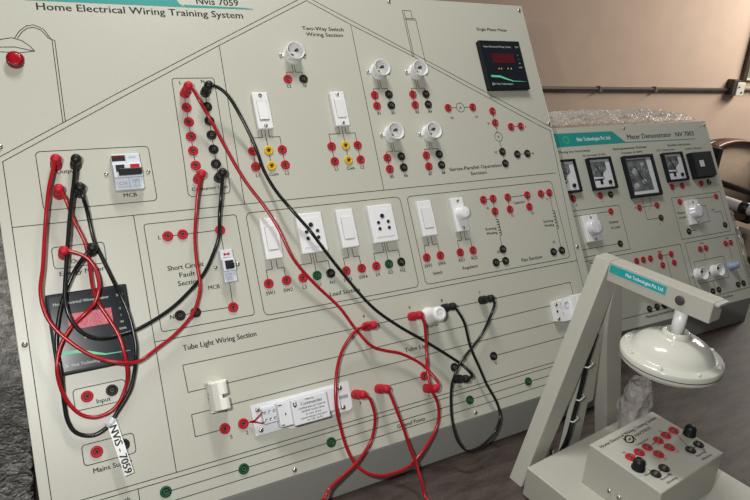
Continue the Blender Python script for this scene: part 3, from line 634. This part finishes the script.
# cable with ties
b = B(); b.tube(smooth_path([(.1420,.0155,.2650),(.1280,.0150,.2150),(.1190,.0140,.1500),(.1110,.0130,.0900),(.1030,.0130,.0560),(.0960,.0180,.0250),(.0980,.0300,.0060),(.1200,.0420,.0045)]), [.0040]*50, 10) if False else b.tube(smooth_path([(.1300,.0150,.2350),(.1210,.0140,.1900),(.1160,.0130,.1400),(.1100,.0120,.0900),(.1060,.0120,.0560),(.1000,.0160,.0250),(.1000,.0280,.0060),(.1150,.0420,.0045)]), .0036, 10)
ca = st('cable', b, M['blackw'])
for z, x in ((.185,.1205),(.128,.1150),(.090,.1100)):
    b = B(); b.tube([(x-.0065,.0125,z-.0030),(x-.0058,.0072,z-.0015),(x,.0070,z),(x+.0058,.0072,z+.0015),(x+.0090,.0165,z+.0030)], .0013, 8); st('cable_tie', b, M['white'], ca)
# terminal box
bz = .0523; tz = .1190
b = B(); b.box(.0455,.1963,-.1733,-.0623,bz-.0008,tz,.0018,3); bx = st('terminal_box', b, M['standp'])
z = tz+.0002
T = lambda *k, **kw: st('caption', B().text(*k, **kw), M['ink'], bx)
T('Home Electrical Wiring Training System', .0530, -.0775, .0075, .1860, z=z); T('NV7059', .1190, -.0880, .0075, .1560, z=z)
b = B()
for sg in (-1, 1): b.strip([(.1050+.0095*t/6, -.0855+.0004*t+sg*.0062*(1-(t/6)**2)) for t in range(-6, 7)], .0022, z)
b.strip([(.0955,-.0880),(.0985,-.0800)],.0020,z); b.strip([(.1115,-.0915),(.1150,-.0830)],.0020,z); b.strip([(.1020,-.0865),(.1080,-.0850)],.0022,z)
st('maker_mark', b, M['ink'], bx); b = B()
T('R1', .0705, -.1010, .0050, z=z); T('S1', .1590, -.1000, .0050, z=z); T('Capacitor', .1020, -.1005, .0050, .1300, z=z); T('C1', .1110, -.1390, .0050, align='C', z=z); T('C2', .1400, -.1390, .0050, align='C', z=z)
T('R2', .0855, -.1590, .0048, z=z); T('S2', .1750, -.1560, .0048, z=z); T('Phase', .0560, -.1440, .0048, z=z); T('N', .1880, -.1390, .0048, z=z); T('Running', .0680, -.1600, .0050, .0900, z=z); T('Winding', .0680, -.1680, .0050, .0900, z=z); T('Starting', .1540, -.1590, .0050, .1760, z=z); T('Winding', .1540, -.1670, .0050, .1760, z=z)
for l in (((.071,-.1105),(.0710,-.1480)),((.1800,-.1080),(.1600,-.1455)),((.0712,-.1480),(.0912,-.1478)),((.1600,-.1456),(.1813,-.1450)),((.111,-.1102),(.139,-.1094)),((.111,-.1102),(.1111,-.1270)),((.139,-.1094),(.1387,-.1267)),((.071,-.1105),(.0909,-.1105)),((.159,-.1086),(.1797,-.1080))): b.strip(l, .0010, z)
st('printed_lines', b, M['ink'], bx)
for c, L_ in dict(red=((.0710,-.1105),(.0909,-.1106),(.1109,-.1101),(.1388,-.1093),(.1589,-.1086),(.1797,-.1079),(.1111,-.1272),(.1387,-.1266)), black=((.0712,-.1481),(.0912,-.1477),(.1597,-.1455),(.1813,-.1449))).items():
    for x, y in L_: link(c+'_jack', JM[c], bx, Matrix.Translation((x, y, tz)))
for x, y in ((.0605,-.1290),(.1915,-.1250)):
    b = B(); b.lathe([(.0088,0),(.0088,.003),(.0078,.004),(.0082,.0105),(.0070,.0125),(.0056,.0150),(.0040,.0160),(0,.0162)], c=(x,y,tz), seg=22, cap=False); st('binding_post', b, M['black'], bx)
for y, z in ((-.1063,.0702),(-.1213,.0708)): link('screw', SM, bx, Matrix.Translation((.0457,y,z)) @ Matrix.Rotation(-PI/2,4,'Y'))

# ------------------------------------------------------------------ test leads
def plug_mesh():
    b = B(); b.lathe([(.0030,.0026),(.0064,.0036),(.0071,.0060),(.0071,.0105),(.0062,.0130),(.0050,.0150),(.0050,.0175),(.0058,.0195),(.0064,.0225),(.0064,.0275),(.0056,.0310),(.0036,.0328),(0,.0332)], seg=18, cap=False); return b
PLUG = {'red': plug_mesh().mesh('plug', M['red']), 'black': plug_mesh().mesh('plug', M['black'])}
LABELS = [
 ('thick red lead looping left of the energy meter, ending at the lowest red consumer socket', (.0023, 'red')),
 ('black lead hanging across the energy meter, ending at the lowest black consumer socket', (.0025, 'black')),
 ('red lead looping below the input sockets between the lower left output sockets', (.0023, 'red')),
 ('black lead carrying a handwritten white paper tag', (.0025, 'black')),
 ('long red lead running diagonally from top red consumer socket to lower middle', (.0024, 'red')),
 ('long black lead running diagonally from top black consumer socket to lower middle', (.0025, 'black')),
 ('red lead hanging in a wide loop below the panel edge from beside the starter', (.0024, 'red')),
 ('red lead plugged right beside the ballast and curving down to the left', (.0024, 'red')),
 ('red lead dropping straight from second socket right of the ballast to the table', (.0024, 'red')),
 ('black lead crossing itself in a narrow loop, right of the starter', (.0022, 'black')),
]
LEADS = [
 ('red', (0.0708, 0.464), (0.2458, 0.4307), [(0.0708, 0.464, 0.029), (0.0604, 0.4342, 0.029), (0.0534, 0.4055, 0.029), (0.0472, 0.3754, 0.026), (0.0396, 0.3328, 0.026), (0.0331, 0.3027, 0.029), (0.0337, 0.2784, 0.029), (0.0397, 0.2592, 0.029), (0.0512, 0.2413, 0.029), (0.07, 0.2205, 0.029), (0.0903, 0.2064, 0.029), (0.1118, 0.198, 0.029), (0.1301, 0.1974, 0.02), (0.1538, 0.2086, 0.015), (0.1784, 0.222, 0.014), (0.2032, 0.2427, 0.014), (0.2154, 0.2636, 0.014), (0.2205, 0.2819, 0.014), (0.2211, 0.3094, 0.015), (0.2238, 0.3422, 0.016), (0.2306, 0.3761, 0.018), (0.237, 0.406, 0.026), (0.2458, 0.4307, 0.029)]),
 ('black', (0.0936, 0.4625), (0.2751, 0.4303), [(0.0936, 0.4625, 0.029), (0.0859, 0.4281, 0.029), (0.0768, 0.3903, 0.029), (0.0704, 0.3594, 0.028), (0.0632, 0.3227, 0.028), (0.058, 0.2925, 0.028), (0.0583, 0.2704, 0.028), (0.0655, 0.2508, 0.026), (0.0777, 0.2381, 0.024), (0.0933, 0.2333, 0.022), (0.1121, 0.2336, 0.018), (0.1369, 0.238, 0.014), (0.1703, 0.2516, 0.012), (0.1961, 0.2673, 0.011), (0.2272, 0.2938, 0.011), (0.2471, 0.323, 0.012), (0.2571, 0.3451, 0.016), (0.2626, 0.3729, 0.017), (0.2669, 0.396, 0.026), (0.2751, 0.4303, 0.029)]),
 ('red', (0.0689, 0.4253), (0.0643, 0.3467), [(0.0689, 0.4253, 0.029), (0.0749, 0.4097, 0.029), (0.0801, 0.3852, 0.022), (0.0891, 0.3567, 0.017), (0.0903, 0.327, 0.016), (0.0899, 0.2974, 0.018), (0.0939, 0.2761, 0.02), (0.1022, 0.2558, 0.02), (0.1101, 0.2338, 0.02), (0.1134, 0.2117, 0.02), (0.1141, 0.1901, 0.017), (0.111, 0.1723, 0.012), (0.1007, 0.1535, 0.01), (0.0882, 0.1436, 0.009), (0.0726, 0.1409, 0.009), (0.0599, 0.1453, 0.009), (0.0511, 0.1536, 0.01), (0.0433, 0.1677, 0.012), (0.0389, 0.1843, 0.016), (0.0378, 0.206, 0.022), (0.0437, 0.23, 0.022), (0.0584, 0.252, 0.022), (0.0764, 0.2665, 0.022), (0.088, 0.2764, 0.026), (0.095, 0.2901, 0.028), (0.0971, 0.3023, 0.028), (0.0953, 0.3204, 0.028), (0.0876, 0.3347, 0.029), (0.0749, 0.3434, 0.029), (0.0643, 0.3467, 0.029)]),
 ('black', (0.0931, 0.4252), (0.0962, 0.3465), [(0.0931, 0.4252, 0.029), (0.0945, 0.4117, 0.029), (0.0972, 0.3958, 0.02), (0.0988, 0.3745, 0.014), (0.1008, 0.355, 0.012), (0.1065, 0.334, 0.012), (0.1139, 0.3071, 0.013), (0.1198, 0.2848, 0.017), (0.1263, 0.2565, 0.017), (0.1285, 0.224, 0.017), (0.1267, 0.204, 0.016), (0.1222, 0.1848, 0.012), (0.1134, 0.1629, 0.01), (0.0968, 0.142, 0.008), (0.0838, 0.1275, 0.007), (0.0699, 0.1208, 0.006), (0.0568, 0.1225, 0.006), (0.0459, 0.1309, 0.007), (0.0408, 0.1454, 0.008), (0.04, 0.1636, 0.01), (0.0406, 0.1839, 0.014), (0.0417, 0.2077, 0.017), (0.0408, 0.2296, 0.017), (0.0433, 0.2485, 0.017), (0.05, 0.2743, 0.017), (0.0585, 0.2964, 0.017), (0.0717, 0.3202, 0.02), (0.085, 0.3359, 0.028), (0.0962, 0.3465, 0.029)]),
 ('red', (0.2496, 0.559), (0.5378, 0.0657), [(0.2496, 0.559, 0.029), (0.2557, 0.5505, 0.029), (0.261, 0.536, 0.028), (0.272, 0.5155, 0.02), (0.2823, 0.4871, 0.018), (0.298, 0.4434, 0.016), (0.311, 0.4121, 0.016), (0.3279, 0.3789, 0.018), (0.3427, 0.3439, 0.018), (0.3573, 0.2967, 0.016), (0.3825, 0.2576, 0.012), (0.4156, 0.2162, 0.009), (0.4354, 0.1792, 0.008), (0.4527, 0.1504, 0.012), (0.4743, 0.1383, 0.012), (0.5006, 0.1278, 0.012), (0.5297, 0.1057, 0.014), (0.5428, 0.0821, 0.022), (0.5444, 0.0694, 0.029), (0.5378, 0.0657, 0.029)]),
 ('black', (0.2783, 0.5598), (0.5964, 0.0668), [(0.2783, 0.5598, 0.029), (0.2917, 0.5546, 0.029), (0.3052, 0.5405, 0.026), (0.3189, 0.5147, 0.018), (0.3312, 0.482, 0.012), (0.3369, 0.4598, 0.009), (0.3414, 0.434, 0.008), (0.3521, 0.403, 0.01), (0.3659, 0.3725, 0.018), (0.3889, 0.337, 0.018), (0.3949, 0.3259, 0.018), (0.4278, 0.2722, 0.01), (0.4668, 0.2111, 0.008), (0.5035, 0.1728, 0.01), (0.548, 0.1359, 0.014), (0.5905, 0.0961, 0.022), (0.6022, 0.0796, 0.029), (0.6071, 0.0689, 0.029), (0.5964, 0.0668, 0.029)]),
 ('red', (0.5382, 0.1797), (0.4565, 0.1795), [(0.5382, 0.1797, 0.029), (0.5422, 0.1646, 0.029), (0.5425, 0.1384, 0.022), (0.5386, 0.1127, 0.02), (0.5324, 0.0922, 0.024), (0.5317, 0.0632, 0.026), (0.5391, 0.0451, 0.022), (0.5409, 0.0247, 0.016), (0.5314, 0.0031, 0.012), (0.5093, -0.0171, 0.01), (0.4814, -0.0325, 0.012), (0.457, -0.0369, 0.014), (0.4298, -0.0353, 0.015), (0.4086, -0.0269, 0.014), (0.3926, -0.0105, 0.012), (0.384, 0.0155, 0.01), (0.3798, 0.0463, 0.012), (0.375, 0.0708, 0.022), (0.3779, 0.0985, 0.024), (0.3884, 0.1304, 0.022), (0.4039, 0.1549, 0.02), (0.4236, 0.1748, 0.026), (0.4401, 0.1811, 0.029), (0.4565, 0.1795, 0.029)]),
 ('red', (0.4173, 0.0852), None, [(0.4173, 0.0852, 0.029), (0.426, 0.0768, 0.029), (0.43, 0.0535, 0.026), (0.4273, 0.0335, 0.02), (0.417, 0.0137, 0.016), (0.3919, -0.0055, 0.016), (0.3639, -0.0183, 0.016), (0.3447, -0.0274, 0.016), (0.3309, -0.0381, 0.02)]),
 ('red', (0.4563, 0.0843), None, [(0.4563, 0.0843, 0.029), (0.4602, 0.0729, 0.029), (0.4648, 0.0497, 0.029), (0.4722, 0.0211, 0.024), (0.4775, -0.0071, 0.02), (0.4825, -0.032, 0.02), (0.4827, -0.0563, 0.024), (0.483, -0.0845, 0.029)]),
 ('black', (0.6015, 0.182), (0.6789, 0.1818), [(0.6015, 0.182, 0.029), (0.6072, 0.1733, 0.029), (0.6171, 0.1512, 0.026), (0.6239, 0.1123, 0.018), (0.6357, 0.0724, 0.014), (0.6433, 0.0462, 0.012), (0.6556, 0.0161, 0.01), (0.6566, -0.0077, 0.01), (0.6437, -0.0253, 0.01), (0.6225, -0.037, 0.012), (0.5986, -0.0429, 0.014), (0.5783, -0.0411, 0.014), (0.5661, -0.0216, 0.012), (0.5661, 0.0124, 0.01), (0.572, 0.055, 0.016), (0.58, 0.0777, 0.024), (0.5959, 0.0953, 0.026), (0.6461, 0.125, 0.02), (0.6722, 0.1522, 0.022), (0.6818, 0.1715, 0.029), (0.6789, 0.1818, 0.029)]),
]
ends = {7: [(.318,-.010,.008),(.300,-.050,.004),(.270,-.120,.004),(.250,-.200,.004)], 8: [(.486,-.110,.006),(.500,-.170,.004),(.540,-.240,.004),(.520,-.310,.004)]}
for i, (c, a, e, P) in enumerate(LEADS):
    r = LABELS[i][1][0]
    W_ = [MP @ Vector(p) for p in P]
    if i in ends: W_ += [Vector(p) for p in ends[i]]
    for p in W_: p.z = max(p.z, r+.0006)
    root = thing('test_lead', LABELS[i][0], 'wire', Matrix.Translation(MP @ Vector((a[0], a[1], 0))), 'banana plug test leads')
    inv = root.matrix_world.inverted()
    b = B(); b.tube([inv @ q for q in smooth_path(W_, 6)], r, 12); cab = obj('cable', b, M[c+'w'], root)
    link('plug', PLUG[c], root, inv @ MP @ Matrix.Translation((a[0], a[1], 0)))
    if e: link('plug', PLUG[c], root, inv @ MP @ Matrix.Translation((e[0], e[1], 0)))
    else:
        d = (W_[-1]-W_[-2]); d.z = 0; d.normalize(); Q = frame(W_[-1]-d*.006+Vector((0,0,.004)), Vector((0,0,1)).cross(d)*1, (0,0,1))
        link('plug', PLUG[c], root, inv @ frame(W_[-1]-d*.004+Vector((0,0,.0048)), (0,0,1), d.cross(Vector((0,0,1))) ) )
    if i == 3:
        dd = Vector((.0105,-.0670,0)).normalized(); up = Vector((-dd.y, dd.x, 0)); n = 14; L_ = .0690
        FT = lambda s, t: Vector((.0878,.1300,0)) + dd*s + up*t + Vector((0,0,.0095+.0050*math.sin(s/L_*2.6)))
        b = B(); hw = .0056
        A_ = [[b.bm.verts.new(FT(-.003+L_*k/n, hw*q)+Vector((0,0,o_))) for q, o_ in ((-1,0),(1,0),(1,.0004),(-1,.0004))] for k in range(n+1)]
        for g, h in zip(A_, A_[1:]):
            for q in range(4): b.face([g[q], g[(q+1) % 4], h[(q+1) % 4], h[q]])
        b.face(A_[0]); b.face(A_[-1][::-1])
        tagp = obj('paper_tag', b, M['paper'], root, inv @ MP); tagp['label'] = 'white paper tag with handwritten lettering'
        b = B(); b.text('NViS - 7059', 0, 0, .0125, .0600, bold=.0004)
        for v in b.bm.verts: v.co = FT(v.co.x+.0040, v.co.y-.0042) + Vector((0,0,.0007))
        obj('tag_lettering', b, M['ink'], tagp)
        b = B(); b.tube([(.0826,.1262,.0075),(.0868,.1302,.0080),(.0912,.1348,.0085)], .0042, 12); tp = obj('tape_wrap', b, M['tape'], root, inv @ MP)

# ------------------------------------------------------------------ table and room
tbl = thing('table', 'dark brown laminate table under the training panels', 'table', Matrix.Translation((.45,.1,-.75)))
b = B(); b.box(-1.55,1.22,-1.1,.85,.71,.75,.003); obj('tabletop', b, M['table'], tbl)
for x in (-1.45,1.12):
    for y in (-1.0,.75): b = B(); b.box(x-.03,x+.03,y-.03,y+.03,0,.712,.003); obj('leg', b, M['conduit'], tbl)
FZ = -.75
b = B(); b.box(-3.5,6.5,-3.0,3.4,FZ-.05,FZ); struct(obj('floor', b, M['floor']))
WD = Vector((.9826,-.1857,0)); WN = Vector((-.1857,-.9826,0))   # along the wall, out of the wall
WM = frame((1.5,2.0,FZ), WD, (0,0,1))                            # x along, y up, z out of wall (towards the camera)
b = B(); b.box(-5.0,5.0,0,2.7,-.10,0); struct(obj('wall_back', b, M['wall'], None, WM))
# conduit on the wall
zc = lambda x: .340+(x-.94)*.0064-FZ
b = B(); b.tube([(-1.6,zc(-1.6),.016),(2.16,zc(2.16),.016)], .0105, 14)
con = tag(obj('conduit', b, M['conduit'], None, WM), 'dark brown conduit running along the beige back wall', 'conduit')
for x in (.30,.84,1.265,1.63): b = B(); b.box(x-.009,x+.009,zc(x)-.015,zc(x)+.015,.0002,.029,.003); obj('clip', b, M['clip'], con)
b = B(); b.box(2.145,2.190,zc(2.2)-.028,zc(2.2)+.060,.0002,.05,.004)
jb = tag(obj('junction_box', b, M['conduit'], None, WM), 'small junction box with cream cover at the end of the brown conduit', 'junction box')
b = B(); b.box(2.170,2.228,zc(2.2)-.030,zc(2.2)+.045,.002,.056,.004); obj('cover', b, M['boxw'], jb)
for dx, dy in ((-.015,.02),(.01,-.01)): b = B(); b.lathe([(.006,.055),(.006,.058),(0,.059)], c=(2.198+dx,zc(2.2)+dy,0), seg=12, cap=False); obj('knockout', b, M['conduit'], jb)
b = B(); b.box(2.255,3.4,zc(2.2)+.055,zc(2.2)+1.2,.0002,.012)
nb = tag(obj('notice_board', b, M['board'], None, WM), 'green board with brown frame on the wall at the right edge', 'board')
b = B(); y0, y1 = zc(2.2)+.055, zc(2.2)+1.2
b.box(2.232,2.262,y0,y1,.0002,.024,.003); b.box(3.39,3.42,y0,y1,.0002,.024,.003); b.box(2.262,3.39,y1-.03,y1,.0002,.024,.003); obj('frame', b, M['frame'], nb)
b = B(); b.box(2.262,3.39,y0,y0+.012,.0002,.022,.002); obj('ledge', b, M['boxw'], nb)
b = B(); b.tube([(2.262,zc(2.2)+.01,.016),(3.6,zc(2.2)+.01,.016)], .012, 12); tag(obj('conduit', b, M['boxw'], None, WM), 'pale conduit on the wall below the green board', 'conduit')

# chair beyond the table
CH = Matrix.Translation((3.098,1.12,FZ-.012)) @ Matrix.Rotation(math.radians(-4), 4, 'Z')
ch = thing('chair', 'beige backed office chair with black armrests beyond the table', 'chair', CH)
def arc_back(name, y0, y1, z0, z1, x0, x1, m, bow=.04, arc=0):
    b = B(); n = 14; rows = []
    for k in range(n+1):
        t = k/n; x = x0+(x1-x0)*t; dy = -bow*4*(t-.5)**2; zt = z1 + .022*(1-4*(t-.5)**2)
        rows.append([b.bm.verts.new(q) for q in ((x,y0+dy,z0+arc*(zt-z1)),(x,y1+dy,z0+arc*(zt-z1)),(x,y1+dy+.03,zt),(x,y0+dy+.03,zt))])
    for g, h in zip(rows, rows[1:]):
        for q in range(4): b.face([g[q], g[(q+1) % 4], h[(q+1) % 4], h[q]], True)
    b.face(rows[0]); b.face(rows[-1][::-1]); bmesh.ops.recalc_face_normals(b.bm, faces=b.bm.faces)
    return obj(name, b, m, ch)
arc_back('backrest', -.012, .03, .52, .905, -.197, .13, M['chairback'], bow=.018)
arc_back('back_rim', -.008, .028, .905, .911, -.199, .132, M['chairwood'], bow=.018, arc=1)
arc_back('back_shell', .031, .060, .50, .905, -.235, .17, M['chairblack'], bow=.018)
for x0, x1 in ((-.232,-.197),(.132,.168)):
    b = B(); b.box(x0,x1,-.045,.06,.50,.912,.006); obj('side_frame', b, M['chairblack'], ch)
b = B(); b.box(-.24,.18,-.50,.02,.40,.47,.02,3); obj('seat', b, M['chairblack'], ch)
for x in (-.19,.155):
    b = B(); b.tube(smooth_path([(x,.03,.745),(x,-.05,.748),(x,-.30,.738),(x,-.46,.728),(x,-.50,.71)]), .016, 12); obj('armrest', b, M['chairblack'], ch)
    b = B(); b.tube(smooth_path([(x,.03,.670),(x,-.10,.670),(x,-.36,.660),(x,-.43,.63),(x,-.44,.47)]), .026, 12); obj('arm_tube', b, M['chrome'], ch)
    b = B(); b.lathe([(.030,-.02),(.030,.02)], seg=16, T=Matrix.Translation((x,-.22,.667)) @ Matrix.Rotation(PI/2,4,'X')); obj('arm_collar', b, M['chairblack'], ch)
b = B(); b.lathe([(.03,.06),(.03,.41)], c=(0,-.22,0), seg=16); obj('gas_column', b, M['chairblack'], ch)
for k in range(5):
    a = 2*PI*k/5; b = B(); b.tube([(0,-.22,.09),(.27*math.cos(a),-.22+.27*math.sin(a),.065)], .018, 8); fo = obj('base_spoke', b, M['chairblack'], ch)
    b = B(); b.lathe([(.03,-.012),(.03,.012)], seg=16, T=Matrix.Translation((.27*math.cos(a),-.22+.27*math.sin(a),.030)) @ Matrix.Rotation(PI/2,4,'X')); obj('castor', b, M['chairblack'], fo)

# wrapping film
def noise_sheet(nx, ny, P, mname, name, label, cat, th=.0012):
    """crumpled sheet from a function P(s,t)->Vector, closed with a little thickness"""
    b = B(); G = [[b.bm.verts.new(P(i/nx, j/ny)) for j in range(ny+1)] for i in range(nx+1)]
    for i in range(nx):
        for j in range(ny): b.face([G[i][j], G[i+1][j], G[i+1][j+1], G[i][j+1]], True)
    r = bmesh.ops.solidify(b.bm, geom=list(b.bm.faces), thickness=th)
    return tag(obj(name, b, M[mname]), label, cat)
from mathutils import noise as NZ
def nz(x, y, z=0, s=1.): return NZ.noise(Vector((x*s, y*s, z)))
# over the top of the demonstrator
def Pt(s, t):
    u = -W2+.01 + (W2-.022)*s; a = t*PI
    p = MP2 @ Vector((u, H2+.003, 0))
    h = .026 + .008*nz(u, 1, 0, 22) + .004*nz(u, t, 3, 90); h *= min(1, (1-s)*2.6+.25)
    return p + Vector((0, .012+.05*t + .006*nz(u, t, 5, 40), h*math.sin(min(a, PI*.95))*1.15 + .004*nz(u,t,1,60) - .004))
noise_sheet(90, 14, Pt, 'wrap', 'bubble_wrap', 'bubble wrap lying along the top edge of the meter panel', 'bubble wrap')
def Pr(s, t):
    v = .005 + .215*s; a = PI*t
    w = .030*(math.sin(PI*min(1, s*1.02))**.6) + .008*nz(v, 2, 0, 30)
    p = MP2 @ Vector((.004 + w*math.sin(a)*1.2 + .003*nz(v, t, 2, 70), v, .004-.05*t + .006*nz(v,t,4,50)))
    p.z = max(p.z, .004); return p
noise_sheet(50, 12, Pr, 'wrap', 'bubble_wrap', 'bubble wrap hanging down the right side of the meter panel', 'bubble wrap')
# crumpled clump on the fan base, and grey film left of the big panel
FW = fan.matrix_world
def Pc(s, t):
    a = 2*PI*s; z = t
    r = (.0270+.006*nz(math.cos(a), math.sin(a), z*3, 2.4)+.0035*nz(math.cos(a), math.sin(a), z*8, 6))*(math.sin(PI*(.08+.84*t))**.35)
    return FW @ Vector((.2060+r*math.cos(a)*.95, -.030+r*.85*math.sin(a), .0542+.098*z))
noise_sheet(44, 30, Pc, 'wrapclear', 'plastic_wrap', 'crumpled clear plastic between the fan stand leg and terminal box', 'plastic wrap')
def Pl(s, t):
    x = -.62+.605*s; y = -.12+1.02*t
    h = .010 + .05*t*t + .010*abs(nz(x, y, 0, 9)) + .008*abs(nz(x, y, 2, 26)) + .004*nz(x, y, 5, 70) + .26*max(0, t-.55)**1.2
    return Vector((x, y, h))
noise_sheet(90, 130, Pl, 'wrapgrey', 'plastic_sheet', 'grey crumpled plastic sheet on the table left of the big panel', 'plastic sheet')

# ------------------------------------------------------------------ light: ceiling tube, an added fill at right for the wall, soft room light
def area(name, loc, target, sx, sy, power, col):
    d = bpy.data.lights.new(name, 'AREA'); d.shape = 'RECTANGLE'; d.size = sx; d.size_y = sy; d.energy = power; d.color = col
    o = bpy.data.objects.new(name, d); COL.objects.link(o); o.location = loc
    o.rotation_euler = (Vector(target)-Vector(loc)).to_track_quat('-Z', 'Y').to_euler(); return o
area('ceiling_or_fill_light', (.45,.28,1.95), (.3,.15,.2), .6, .14, 18.5, (1.0,.985,.95))
area('ceiling_or_fill_light', (4.0,.7,1.2), (3.1,1.7,.0), 1.2, .3, 34, (1.0,.94,.88))  # added fill light, brightens the right part of the back wall
fl = bpy.data.lights.new('camera_flash', 'POINT'); fl.energy = 19.5; fl.shadow_soft_size = .012; fl.color = (1.0,.99,.97)
fo_ = bpy.data.objects.new('camera_flash', fl); COL.objects.link(fo_); fo_.location = (-.0208,-.5714,.7201)
w = bpy.data.worlds.new('room'); S.world = w; w.use_nodes = True
w.node_tree.nodes['Background'].inputs['Color'].default_value = (1.0,.97,.93,1); w.node_tree.nodes['Background'].inputs['Strength'].default_value = .11
S.view_settings.view_transform = 'Standard'; S.view_settings.look = 'None'; S.view_settings.exposure = 0; S.view_settings.gamma = 1
S.view_settings.use_curve_mapping = False
